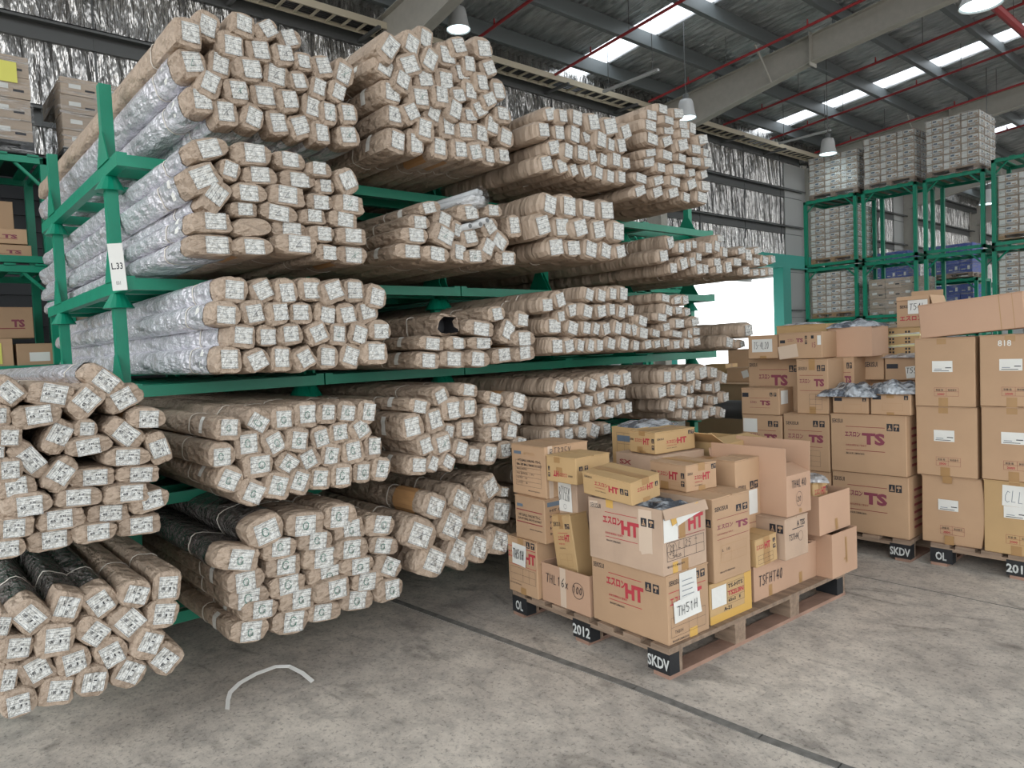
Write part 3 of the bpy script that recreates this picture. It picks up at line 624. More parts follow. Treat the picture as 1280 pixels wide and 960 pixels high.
STACKS = [
 ('upper pile at left edge', [
  [(-3.213,0.336,1.525,0.115,0.086,-49),(-3.22,0.47,1.501,0.162,0.091,-14),(-3.205,0.58,1.464,0.142,0.094,45),(-3.217,0.648,1.545,0.155,0.086,-42),(-3.222,0.719,1.467,0.151,0.09,26)],
  [(-3.205,0.307,1.434,0.063,0.082,-5),(-3.179,0.414,1.425,0.156,0.084,4),(-3.185,0.791,1.383,0.141,0.086,-5)],
  [(-3.187,0.323,1.361,0.086,0.082,-6),(-3.214,0.478,1.339,0.142,0.088,61),(-3.198,0.572,1.362,0.082,0.076,-6),(-3.211,0.711,1.325,0.157,0.092,-43),(-3.216,0.834,1.252,0.139,0.086,-75)],
  [(-3.22,0.282,1.309,0.063,0.071,-7),(-3.214,0.382,1.263,0.166,0.084,-55),(-3.179,0.577,1.295,0.158,0.076,5),(-3.184,0.707,1.234,0.175,0.078,-5)],
  [(-3.185,0.315,1.236,0.09,0.094,-2),(-3.185,0.475,1.195,0.141,0.091,51),(-3.215,0.584,1.167,0.166,0.077,-3),(-3.21,0.75,1.155,0.163,0.074,-6)],
  [(-3.194,0.334,1.167,0.128,0.084,3),(-3.188,0.531,1.097,0.161,0.076,-4),(-3.182,0.697,1.085,0.163,0.079,-4)],
  [(-3.181,0.363,1.102,0.157,0.09,0),(-3.221,0.634,1.012,0.155,0.078,-5),(-3.195,0.781,1.039,0.151,0.088,7)],
  [(-3.191,0.318,1.024,0.132,0.083,-5),(-3.2,0.471,1.022,0.162,0.087,-1),(-3.216,0.744,0.943,0.162,0.081,-2)],
  [(-3.201,0.298,0.949,0.104,0.084,-2),(-3.221,0.432,0.945,0.16,0.081,-2),(-3.178,0.576,0.952,0.149,0.077,-2)],
 ]),
 ('lowest pile at left edge', [
  [(-3.182,0.344,0.683,0.135,0.109,-54),(-3.198,0.462,0.681,0.126,0.107,68),(-3.21,0.581,0.667,0.12,0.125,27),(-3.18,0.701,0.676,0.113,0.119,67),(-3.196,0.825,0.672,0.117,0.132,-9)],
  [(-3.181,0.26,0.671,0.055,0.096,-16),(-3.183,0.418,0.57,0.131,0.132,-8),(-3.2,0.546,0.562,0.138,0.102,-45),(-3.204,0.677,0.553,0.161,0.115,-53),(-3.195,0.8,0.561,0.129,0.124,-12)],
  [(-3.203,0.297,0.572,0.111,0.105,-11),(-3.217,0.476,0.462,0.121,0.123,6),(-3.21,0.605,0.456,0.12,0.129,18),(-3.184,0.734,0.457,0.128,0.113,61)],
  [(-3.223,0.265,0.455,0.069,0.116,-13),(-3.223,0.356,0.458,0.113,0.121,19),(-3.194,0.532,0.366,0.121,0.117,77),(-3.211,0.664,0.353,0.128,0.127,55),(-3.198,0.804,0.371,0.124,0.13,42)],
  [(-3.201,0.293,0.366,0.115,0.111,2),(-3.208,0.414,0.364,0.12,0.114,-14)],
 ]),
 ('nearest rack bay, fourth shelf', [
  [(-3.275,1.146,1.295,0.12,0.108,-6),(-3.315,1.301,1.314,0.116,0.125,56),(-3.304,1.413,1.318,0.119,0.115,-1),(-3.315,1.535,1.321,0.13,0.128,-1),(-3.293,1.639,1.319,0.108,0.109,-5),(-3.311,1.756,1.318,0.124,0.112,-10),(-3.307,1.868,1.306,0.112,0.13,-10)],
  [(-3.288,1.112,1.18,0.123,0.117,-2),(-3.309,1.24,1.209,0.13,0.131,1),(-3.297,1.359,1.205,0.118,0.127,23),(-3.28,1.471,1.207,0.117,0.12,-11),(-3.32,1.61,1.203,0.116,0.117,12),(-3.322,1.716,1.212,0.122,0.113,3),(-3.314,1.825,1.216,0.121,0.12,27)],
  [(-3.287,1.141,1.067,0.13,0.123,-28),(-3.294,1.275,1.107,0.15,0.117,0),(-3.313,1.429,1.098,0.124,0.113,-36),(-3.308,1.54,1.103,0.115,0.118,22),(-3.316,1.659,1.107,0.116,0.125,-12),(-3.302,1.778,1.108,0.129,0.131,6),(-3.323,1.901,1.112,0.113,0.127,-3)],
  [(-3.29,1.238,0.991,0.136,0.125,-28),(-3.28,1.359,1.001,0.13,0.13,-18),(-3.277,1.47,1.004,0.115,0.128,-23),(-3.288,1.582,1.0,0.118,0.113,-9),(-3.277,1.693,1.002,0.121,0.126,-4),(-3.324,1.832,0.997,0.111,0.12,-6),(-3.311,1.938,0.997,0.116,0.131,-12)],
 ]),
 ('nearest rack bay, bottom shelf', [
  [(-3.277,1.287,0.801,0.182,0.148,14),(-3.286,1.49,0.793,0.206,0.122,-6),(-3.304,1.687,0.788,0.189,0.132,-6)],
  [(-3.278,1.153,0.699,0.204,0.116,-16),(-3.294,1.356,0.698,0.176,0.106,-5),(-3.284,1.536,0.705,0.179,0.104,-7),(-3.31,1.736,0.711,0.177,0.116,3),(-3.315,1.914,0.696,0.184,0.115,-14)],
  [(-3.303,1.19,0.587,0.18,0.115,1),(-3.318,1.381,0.605,0.179,0.107,-5),(-3.306,1.573,0.608,0.202,0.121,-5),(-3.277,1.729,0.62,0.185,0.113,-5),(-3.308,1.928,0.587,0.187,0.099,-16)],
  [(-3.325,1.207,0.497,0.195,0.114,-5),(-3.323,1.397,0.502,0.186,0.11,0),(-3.317,1.594,0.51,0.189,0.114,1),(-3.286,1.757,0.524,0.192,0.099,-4),(-3.307,1.944,0.47,0.18,0.112,-29)],
  [(-3.31,1.249,0.423,0.179,0.1,-6),(-3.32,1.442,0.422,0.183,0.114,-5),(-3.276,1.612,0.438,0.185,0.114,0),(-3.304,1.82,0.426,0.193,0.111,-7)],
  [(-3.315,1.199,0.341,0.187,0.113,-9),(-3.322,1.401,0.323,0.192,0.122,-8),(-3.322,1.58,0.323,0.184,0.101,-8),(-3.317,1.763,0.337,0.186,0.114,-10),(-3.291,1.94,0.35,0.166,0.121,-1)],
 ]),
 ('nearest rack bay, third shelf', [
  [(-3.318,1.223,1.927,0.136,0.124,-4),(-3.323,1.358,1.923,0.126,0.117,25),(-3.3,1.466,1.923,0.113,0.128,6),(-3.313,1.595,1.935,0.134,0.117,1),(-3.275,1.699,1.923,0.132,0.117,19),(-3.319,1.841,1.933,0.13,0.123,1),(-3.299,1.955,1.905,0.123,0.128,-12)],
  [(-3.286,1.171,1.815,0.133,0.115,-5),(-3.305,1.302,1.823,0.121,0.117,10),(-3.276,1.408,1.814,0.11,0.112,5),(-3.301,1.535,1.816,0.124,0.109,0),(-3.313,1.668,1.817,0.12,0.113,-9),(-3.304,1.779,1.816,0.119,0.113,9),(-3.323,1.911,1.825,0.134,0.116,13)],
  [(-3.304,1.242,1.713,0.131,0.111,-6),(-3.313,1.367,1.714,0.116,0.106,-1),(-3.281,1.47,1.715,0.121,0.107,4),(-3.283,1.607,1.717,0.119,0.11,22),(-3.3,1.725,1.711,0.099,0.114,-6),(-3.323,1.852,1.717,0.119,0.127,-19),(-3.312,1.974,1.73,0.136,0.111,-1)],
  [(-3.313,1.181,1.605,0.122,0.126,-2),(-3.315,1.306,1.6,0.129,0.112,22),(-3.313,1.429,1.602,0.112,0.129,-2),(-3.282,1.533,1.597,0.111,0.11,26),(-3.318,1.67,1.603,0.122,0.128,-7),(-3.322,1.801,1.602,0.126,0.125,-20),(-3.279,1.924,1.609,0.151,0.122,-2)],
 ]),
 ('nearest rack bay, second shelf', [
  [(-3.297,1.141,2.548,0.18,0.094,18),(-3.275,1.331,2.546,0.183,0.103,3),(-3.305,1.524,2.55,0.159,0.086,0),(-3.28,1.666,2.521,0.128,0.074,0),(-3.292,1.818,2.484,0.134,0.122,-64)],
  [(-3.285,1.105,2.41,0.163,0.122,26),(-3.288,1.228,2.463,0.096,0.097,-13),(-3.3,1.37,2.458,0.17,0.086,4),(-3.32,1.564,2.469,0.187,0.086,2),(-3.314,1.703,2.447,0.111,0.074,2)],
  [(-3.281,1.156,2.337,0.161,0.099,55),(-3.28,1.309,2.37,0.165,0.09,1),(-3.279,1.491,2.375,0.179,0.099,-3),(-3.308,1.67,2.369,0.15,0.083,1),(-3.292,1.826,2.368,0.167,0.096,-2)],
  [(-3.285,1.28,2.291,0.13,0.068,2),(-3.293,1.448,2.295,0.189,0.09,-6),(-3.284,1.619,2.287,0.137,0.073,0),(-3.299,1.788,2.29,0.165,0.086,-4)],
  [(-3.292,1.136,2.221,0.18,0.091,2),(-3.291,1.316,2.214,0.182,0.085,7),(-3.312,1.503,2.223,0.179,0.081,0),(-3.279,1.656,2.207,0.139,0.083,0),(-3.277,1.819,2.207,0.174,0.085,0)],
  [(-3.321,1.14,2.126,0.197,0.097,1),(-3.276,1.314,2.125,0.179,0.086,1),(-3.277,1.521,2.148,0.217,0.099,-1),(-3.292,1.687,2.119,0.131,0.084,-1),(-3.323,1.839,2.119,0.182,0.096,-1)],
 ]),
 ('nearest rack bay, top shelf', [
  [(-3.48,1.145,3.119,0.127,0.133,-1),(-3.519,1.249,3.19,0.118,0.14,-12),(-3.477,1.404,3.219,0.119,0.115,-6),(-3.492,1.522,3.228,0.141,0.093,34),(-3.522,1.657,3.226,0.142,0.096,22)],
  [(-3.517,1.165,2.996,0.135,0.134,13),(-3.493,1.346,3.117,0.129,0.13,-1),(-3.497,1.482,3.127,0.129,0.122,9),(-3.488,1.606,3.127,0.12,0.111,9),(-3.479,1.708,3.115,0.101,0.096,4),(-3.514,1.825,3.124,0.124,0.116,17),(-3.525,1.962,3.128,0.124,0.147,-17)],
  [(-3.479,1.231,2.9,0.109,0.13,-21),(-3.524,1.297,3.02,0.116,0.133,-8),(-3.481,1.421,3.015,0.14,0.125,8),(-3.519,1.578,3.037,0.138,0.14,-8),(-3.485,1.682,3.013,0.105,0.106,12),(-3.486,1.785,2.998,0.096,0.116,-13),(-3.481,1.889,3.002,0.102,0.116,-18)],
  [(-3.497,1.19,2.828,0.128,0.13,6),(-3.481,1.355,2.895,0.127,0.124,7),(-3.515,1.506,2.917,0.145,0.133,6),(-3.491,1.619,2.904,0.123,0.119,11),(-3.508,1.759,2.907,0.128,0.139,-9),(-3.48,1.836,2.875,0.1,0.129,1),(-3.486,1.952,2.897,0.119,0.118,8)],
  [(-3.501,1.306,2.79,0.121,0.133,5),(-3.499,1.431,2.793,0.116,0.133,-16),(-3.524,1.569,2.796,0.121,0.133,10),(-3.523,1.692,2.794,0.143,0.126,22),(-3.495,1.792,2.774,0.106,0.126,5),(-3.501,1.953,2.782,0.143,0.118,9)],
 ]),
 ('second rack bay, top shelf', [
  [(-3.382,2.158,3.261,0.125,0.164,-33),(-3.395,2.319,3.324,0.122,0.142,-19),(-3.418,2.429,3.384,0.113,0.14,-13),(-3.407,2.564,3.324,0.149,0.139,5),(-3.387,2.639,3.378,0.141,0.114,20),(-3.399,2.837,3.425,0.154,0.132,10)],
  [(-3.424,2.156,3.191,0.134,0.156,-21),(-3.383,2.29,3.199,0.17,0.126,24),(-3.384,2.434,3.261,0.119,0.154,-25),(-3.421,2.674,3.249,0.138,0.119,12),(-3.398,2.726,3.293,0.112,0.125,5),(-3.406,2.878,3.316,0.14,0.11,26)],
  [(-3.386,2.246,3.097,0.121,0.129,-21),(-3.409,2.409,3.147,0.148,0.119,12),(-3.413,2.55,3.182,0.138,0.131,4),(-3.401,2.723,3.153,0.126,0.124,0),(-3.377,2.795,3.205,0.117,0.123,8),(-3.42,2.961,3.207,0.129,0.137,8)],
  [(-3.419,2.187,3.038,0.138,0.132,-2),(-3.394,2.352,3.035,0.148,0.128,7),(-3.381,2.493,3.063,0.13,0.125,3),(-3.399,2.633,3.104,0.132,0.1,15),(-3.403,2.797,3.062,0.141,0.119,28),(-3.382,2.853,3.111,0.137,0.102,28)],
  [(-3.386,2.286,2.934,0.127,0.116,29),(-3.422,2.464,2.972,0.122,0.139,-22),(-3.381,2.586,3.008,0.12,0.142,-16),(-3.415,2.717,3.006,0.128,0.095,10),(-3.41,2.897,2.978,0.125,0.135,-11),(-3.383,2.963,3.042,0.138,0.107,3)],
  [(-3.404,2.198,2.907,0.121,0.119,-3),(-3.385,2.381,2.859,0.125,0.139,-8),(-3.417,2.558,2.905,0.139,0.132,2),(-3.381,2.668,2.893,0.135,0.114,5),(-3.416,2.81,2.907,0.124,0.131,-3),(-3.418,3.01,2.926,0.136,0.128,-11)],
  [(-3.4,2.188,2.77,0.127,0.135,-9),(-3.408,2.321,2.785,0.119,0.149,0),(-3.398,2.483,2.773,0.122,0.129,-4),(-3.38,2.611,2.783,0.132,0.122,5),(-3.389,2.736,2.791,0.131,0.12,16),(-3.425,2.863,2.791,0.105,0.121,0),(-3.409,2.965,2.802,0.123,0.102,4)],
 ]),
 ('second rack bay, second shelf', [
  [(-3.348,2.355,2.413,0.157,0.073,15),(-3.351,2.633,2.414,0.17,0.095,9),(-3.339,2.814,2.437,0.141,0.076,3)],
  [(-3.351,2.281,2.328,0.149,0.083,1),(-3.371,2.461,2.359,0.147,0.101,-17),(-3.363,2.554,2.309,0.093,0.105,-12),(-3.333,2.773,2.335,0.141,0.092,35),(-3.357,2.994,2.36,0.126,0.142,8)],
  [(-3.337,2.238,2.248,0.186,0.091,0),(-3.326,2.428,2.26,0.162,0.121,-22),(-3.344,2.63,2.26,0.136,0.103,12),(-3.341,2.756,2.21,0.113,0.131,-26),(-3.345,2.856,2.262,0.15,0.119,-36)],
  [(-3.359,2.213,2.164,0.186,0.087,1),(-3.329,2.373,2.152,0.182,0.094,-5),(-3.352,2.549,2.177,0.118,0.124,-5),(-3.329,2.658,2.154,0.17,0.083,3),(-3.36,2.917,2.163,0.177,0.092,1)],
 ]),
 ('second rack bay, third shelf', [
  [(-3.332,2.465,1.755,0.147,0.118,-1),(-3.336,2.801,1.819,0.141,0.091,8),(-3.344,3.008,1.785,0.125,0.104,-8)],
  [(-3.353,2.682,1.734,0.224,0.095,-7),(-3.368,2.911,1.71,0.131,0.155,-25),(-3.336,3.017,1.664,0.192,0.103,1)],
  [(-3.357,2.333,1.653,0.178,0.082,-6),(-3.342,2.491,1.649,0.148,0.08,-4),(-3.368,2.689,1.644,0.2,0.078,-2)],
  [(-3.371,2.309,1.557,0.168,0.097,-5),(-3.368,2.485,1.558,0.188,0.1,-5),(-3.335,2.647,1.551,0.176,0.102,-6),(-3.366,2.862,1.563,0.177,0.093,4),(-3.33,3.018,1.57,0.174,0.095,4)],
 ]),
 ('second rack bay, fourth shelf', [
  [(-3.306,2.338,1.357,0.118,0.102,21),(-3.296,2.533,1.373,0.142,0.078,-10),(-3.307,2.725,1.31,0.162,0.082,-16),(-3.294,2.909,1.277,0.171,0.107,-16)],
  [(-3.32,2.208,1.308,0.148,0.083,-13),(-3.305,2.41,1.274,0.141,0.134,3),(-3.278,2.519,1.274,0.12,0.117,-1),(-3.316,2.697,1.204,0.162,0.135,-1),(-3.292,2.866,1.189,0.168,0.084,-21)],
  [(-3.309,2.15,1.198,0.143,0.146,7),(-3.31,2.296,1.217,0.124,0.138,11),(-3.324,2.395,1.146,0.095,0.094,-14),(-3.324,2.519,1.146,0.137,0.114,-2),(-3.278,2.694,1.098,0.145,0.098,-4),(-3.284,2.829,1.106,0.115,0.105,-14)],
  [(-3.285,2.206,1.094,0.109,0.117,15),(-3.285,2.317,1.089,0.139,0.126,10),(-3.277,2.44,1.049,0.113,0.103,-19),(-3.317,2.804,0.992,0.119,0.111,1),(-3.296,2.909,1.018,0.124,0.083,-14)],
  [(-3.3,2.161,0.982,0.138,0.107,-8),(-3.296,2.258,0.986,0.096,0.109,-28),(-3.278,2.347,0.98,0.113,0.098,-32),(-3.287,2.526,0.994,0.116,0.108,-11),(-3.277,2.652,0.987,0.133,0.128,-11)],
 ]),
 ('second rack bay, bottom shelf', [
  [(-3.319,2.61,0.738,0.131,0.095,-2),(-3.292,2.651,0.781,0.153,0.143,25),(-3.291,2.758,0.743,0.098,0.063,-9)],
  [(-3.288,2.249,0.748,0.169,0.144,-26),(-3.294,2.443,0.754,0.171,0.145,-29),(-3.283,2.537,0.636,0.179,0.165,-22),(-3.31,2.739,0.626,0.19,0.152,-14)],
  [(-3.279,2.142,0.614,0.218,0.172,-27),(-3.305,2.374,0.613,0.189,0.182,-30),(-3.295,2.548,0.44,0.182,0.165,-27),(-3.28,2.697,0.453,0.19,0.159,-23)],
  [(-3.29,2.215,0.44,0.202,0.174,-29),(-3.31,2.418,0.44,0.194,0.182,-31)],
 ]),
]
FAR = [
 (-3.309,3.296,3.086,0.147,0.106,19),(-3.275,3.373,3.08,0.112,0.111,6),(-3.305,3.535,3.105,0.141,0.134,-4),(-3.284,3.674,3.095,0.161,0.146,13),(-3.304,3.865,3.104,0.208,0.15,16),(-3.316,4.046,3.1,0.156,0.132,24),(-3.29,3.211,2.968,0.139,0.118,8),(-3.307,3.367,2.981,0.128,0.123,5),(-3.294,3.497,2.988,0.13,0.148,-7),(-3.322,3.64,3.001,0.107,0.101,20),(-3.276,3.737,2.987,0.138,0.141,-8),(-3.295,3.856,2.975,0.102,0.116,-6),(-3.32,3.998,2.997,0.137,0.131,14),(-3.314,3.321,2.881,0.155,0.119,17),(-3.28,3.415,2.865,0.113,0.133,-7),(-3.318,3.587,2.888,0.156,0.132,-1),(-3.31,3.681,2.876,0.108,0.114,16),(-3.317,3.794,2.87,0.108,0.116,-8),(-3.291,3.902,2.879,0.134,0.125,-2),(-3.277,3.987,2.864,0.124,0.108,6),(-3.299,3.23,2.766,0.151,0.117,16),(-3.32,3.393,2.776,0.133,0.121,19),(-3.309,3.491,2.758,0.101,0.101,23),(-3.322,3.628,2.773,0.123,0.114,20),(-3.311,3.737,2.773,0.113,0.117,-10),(-3.29,3.83,2.756,0.111,0.114,-6),(-3.292,3.953,2.766,0.119,0.112,-1),
 (-3.281,3.229,2.505,0.158,0.166,-11),(-3.297,3.42,2.515,0.176,0.174,-2),(-3.289,3.595,2.513,0.185,0.154,-1),(-3.3,3.792,2.522,0.199,0.167,4),(-3.283,3.162,2.368,0.177,0.162,17),(-3.322,3.373,2.379,0.187,0.158,5),(-3.281,3.503,2.378,0.186,0.148,16),(-3.305,3.711,2.386,0.179,0.164,12),(-3.282,3.883,2.383,0.183,0.172,-2),(-3.306,3.293,2.242,0.192,0.144,9),(-3.324,3.474,2.25,0.185,0.137,6),(-3.324,3.645,2.254,0.166,0.149,-10),(-3.317,3.788,2.25,0.152,0.142,-13),(-3.283,3.904,2.246,0.149,0.122,14),
 (-3.313,4.478,3.337,0.163,0.094,0),(-3.301,4.656,3.334,0.192,0.097,9),(-3.316,4.342,3.269,0.182,0.097,3),(-3.275,4.496,3.247,0.174,0.081,0),(-3.279,4.676,3.247,0.165,0.08,4),(-3.306,4.84,3.255,0.129,0.117,-4),(-3.283,4.285,3.175,0.193,0.106,-1),(-3.32,4.554,3.197,0.219,0.091,7),(-3.279,4.696,3.184,0.18,0.092,6),(-3.293,4.957,3.183,0.197,0.1,14),(-3.295,4.316,3.089,0.192,0.115,-4),(-3.293,4.492,3.097,0.184,0.096,22),(-3.282,4.673,3.096,0.195,0.116,16),(-3.31,4.884,3.101,0.187,0.096,4),(-3.294,4.99,3.086,0.113,0.088,-3),(-3.283,4.275,2.979,0.188,0.074,13),(-3.28,4.468,2.988,0.18,0.096,-4),(-3.292,4.67,2.999,0.148,0.084,-4),(-3.295,4.857,2.999,0.185,0.089,2),(-3.276,4.983,3.005,0.159,0.102,7),(-3.321,4.299,2.922,0.21,0.093,12),(-3.3,4.416,2.895,0.145,0.092,1),(-3.295,4.625,2.908,0.246,0.105,6),(-3.315,4.823,2.911,0.142,0.08,14),(-3.286,4.945,2.907,0.144,0.082,19),(-3.29,4.163,2.785,0.186,0.093,-6),(-3.276,4.347,2.786,0.178,0.088,18),(-3.3,4.582,2.812,0.189,0.096,-3),(-3.283,4.772,2.811,0.182,0.102,21),(-3.294,4.977,2.824,0.192,0.104,3),(-3.288,4.146,2.69,0.187,0.094,21),(-3.301,4.365,2.71,0.177,0.103,20),(-3.307,4.566,2.727,0.199,0.098,17),(-3.288,4.705,2.705,0.128,0.099,-6),(-3.31,4.948,2.735,0.207,0.115,-3),
 (-3.295,3.184,1.869,0.139,0.111,4),(-3.304,3.313,1.905,0.118,0.127,17),(-3.287,3.571,1.942,0.113,0.112,-16),(-3.31,3.718,1.94,0.12,0.112,-12),(-3.286,3.808,1.952,0.108,0.11,-5),(-3.303,3.941,1.956,0.13,0.125,-6),(-3.324,3.443,1.839,0.124,0.111,11),(-3.278,3.538,1.83,0.131,0.115,-14),(-3.287,3.686,1.831,0.133,0.113,8),(-3.294,3.802,1.844,0.092,0.108,3),(-3.309,3.922,1.827,0.109,0.115,-11),(-3.312,4.022,1.84,0.106,0.113,-4),(-3.323,3.267,1.737,0.174,0.124,-1),(-3.311,3.321,1.798,0.096,0.091,8),(-3.318,3.431,1.723,0.143,0.121,-16),(-3.321,3.569,1.721,0.11,0.114,-10),(-3.317,3.66,1.714,0.091,0.114,-18),(-3.314,3.761,1.712,0.106,0.111,13),(-3.292,3.858,1.716,0.106,0.122,-15),(-3.3,3.971,1.709,0.092,0.103,-14),(-3.308,4.058,1.702,0.115,0.116,12),(-3.275,3.236,1.606,0.142,0.123,0),(-3.313,3.386,1.603,0.129,0.117,10),(-3.319,3.501,1.605,0.099,0.108,-14),(-3.31,3.594,1.602,0.099,0.112,-18),(-3.292,3.661,1.6,0.097,0.107,-4),(-3.321,3.812,1.609,0.124,0.108,-15),(-3.316,3.946,1.605,0.139,0.121,-13),(-3.324,4.085,1.589,0.107,0.096,-9),(-3.316,4.439,1.933,0.146,0.081,-7),(-3.323,4.613,1.923,0.199,0.081,10),(-3.309,4.682,1.922,0.114,0.094,6),(-3.295,4.448,1.84,0.141,0.105,-15),(-3.275,4.542,1.839,0.132,0.079,4),(-3.314,4.708,1.828,0.113,0.076,10),(-3.277,4.112,1.762,0.15,0.1,-15),(-3.276,4.336,1.787,0.166,0.078,-6),(-3.28,4.759,1.751,0.157,0.085,13),(-3.292,4.135,1.675,0.148,0.109,-8),(-3.32,4.314,1.673,0.141,0.074,-12),(-3.318,4.441,1.716,0.127,0.08,9),(-3.298,4.579,1.74,0.178,0.093,0),(-3.307,4.806,1.677,0.141,0.082,-2),(-3.283,4.521,1.661,0.194,0.067,-8),(-3.323,4.746,1.658,0.102,0.084,-9),(-3.314,4.209,1.591,0.12,0.085,9),(-3.296,4.296,1.591,0.103,0.078,7),(-3.294,4.402,1.598,0.115,0.08,8),(-3.307,4.55,1.581,0.143,0.087,3),(-3.278,4.632,1.585,0.112,0.102,-8),(-3.308,4.814,1.595,0.139,0.084,8),(-3.314,3.275,1.339,0.108,0.118,-21),(-3.315,3.382,1.338,0.102,0.115,13),(-3.288,3.458,1.333,0.107,0.112,-15),(-3.3,3.586,1.336,0.109,0.11,-19),(-3.31,3.712,1.352,0.129,0.12,12),(-3.305,3.836,1.357,0.12,0.105,-11),(-3.306,3.95,1.356,0.139,0.122,9),(-3.307,3.222,1.224,0.126,0.102,-4),(-3.318,3.338,1.226,0.106,0.092,-3),(-3.286,3.411,1.226,0.095,0.097,12),(-3.304,3.541,1.233,0.12,0.101,-13),(-3.31,3.671,1.24,0.121,0.112,9),(-3.28,3.746,1.26,0.1,0.09,-6),(-3.276,3.852,1.252,0.112,0.092,-4),(-3.316,3.273,1.128,0.112,0.108,-7),(-3.295,3.382,1.13,0.132,0.115,-9),(-3.289,3.493,1.132,0.111,0.105,-9),(-3.303,3.627,1.142,0.117,0.107,12),(-3.318,3.764,1.135,0.136,0.111,-15),(-3.316,3.864,1.145,0.089,0.111,11),(-3.303,3.949,1.151,0.123,0.107,2),(-3.293,3.198,1.033,0.14,0.102,0),(-3.308,3.344,1.027,0.119,0.107,6),(-3.298,3.463,1.026,0.136,0.105,-12),(-3.278,3.562,1.029,0.135,0.121,-22),(-3.308,3.72,1.022,0.116,0.099,2),(-3.298,4.405,1.342,0.14,0.118,-4),(-3.282,4.525,1.349,0.132,0.114,1),(-3.301,4.699,1.332,0.191,0.111,6),(-3.281,4.845,1.351,0.161,0.129,8),(-3.276,4.982,1.344,0.147,0.112,-6),(-3.289,4.324,1.236,0.143,0.114,7),(-3.322,4.509,1.236,0.143,0.12,-7),(-3.281,4.585,1.225,0.132,0.116,-14),(-3.278,4.683,1.231,0.066,0.085,9),(-3.295,4.79,1.258,0.116,0.105,-12),(-3.312,4.958,1.226,0.147,0.084,-5),(-3.301,5.065,1.226,0.119,0.12,9),(-3.315,4.47,1.119,0.128,0.116,-16),(-3.311,4.576,1.124,0.123,0.101,-4),(-3.277,4.653,1.132,0.148,0.122,-10),(-3.311,4.83,1.123,0.138,0.115,-16),(-3.325,4.985,1.132,0.123,0.085,-2),(-3.282,5.006,1.117,0.099,0.085,-5),(-3.321,4.643,1.036,0.134,0.104,-16),(-3.321,4.769,1.024,0.117,0.097,-3),(-3.279,4.85,1.018,0.144,0.097,-3),(-3.283,4.965,1.036,0.121,0.1,1),(-3.284,5.143,1.293,0.121,0.12,-17),(-3.279,5.153,1.134,0.125,0.103,4),(-3.275,5.09,1.011,0.122,0.103,-17),
 (-3.325,4.538,2.354,0.128,0.122,18),(-3.299,4.412,2.245,0.16,0.116,9),(-3.32,4.555,2.162,0.133,0.106,5),(-3.292,4.623,2.315,0.111,0.107,-1),(-3.299,4.725,2.335,0.102,0.109,0),(-3.291,4.794,2.352,0.093,0.081,2),(-3.303,4.666,2.199,0.144,0.123,16),(-3.32,4.806,2.22,0.115,0.097,13),(-3.309,4.874,2.263,0.115,0.085,-5),(-3.311,4.885,2.168,0.119,0.11,7),(-3.319,4.981,2.173,0.109,0.098,0),(-3.321,5.03,2.343,0.146,0.113,-1),(-3.317,5.148,2.364,0.117,0.122,-10),(-3.298,5.23,2.316,0.112,0.103,-4),(-3.31,5.191,2.429,0.154,0.07,6),(-3.287,5.095,2.23,0.15,0.084,7),(-3.298,5.134,2.177,0.139,0.099,2),(-3.294,5.269,2.196,0.142,0.122,9),(-3.301,5.487,2.345,0.188,0.074,12),(-3.298,5.41,2.246,0.185,0.088,-1),(-3.296,5.588,2.314,0.166,0.134,1),(-3.277,5.697,2.354,0.17,0.075,11),(-3.289,5.698,2.259,0.154,0.091,-2),(-3.302,5.868,2.284,0.15,0.099,-10),(-3.31,6.016,2.299,0.122,0.085,7),(-3.31,5.562,2.181,0.166,0.089,7),(-3.315,5.724,2.172,0.143,0.076,7),(-3.31,5.833,2.176,0.132,0.084,3),(-3.292,5.933,2.186,0.135,0.084,6),(-3.282,5.531,1.674,0.193,0.134,4),(-3.309,5.274,1.578,0.153,0.119,-10),(-3.316,5.405,1.56,0.13,0.091,-11),(-3.275,5.419,1.558,0.104,0.076,10),
]

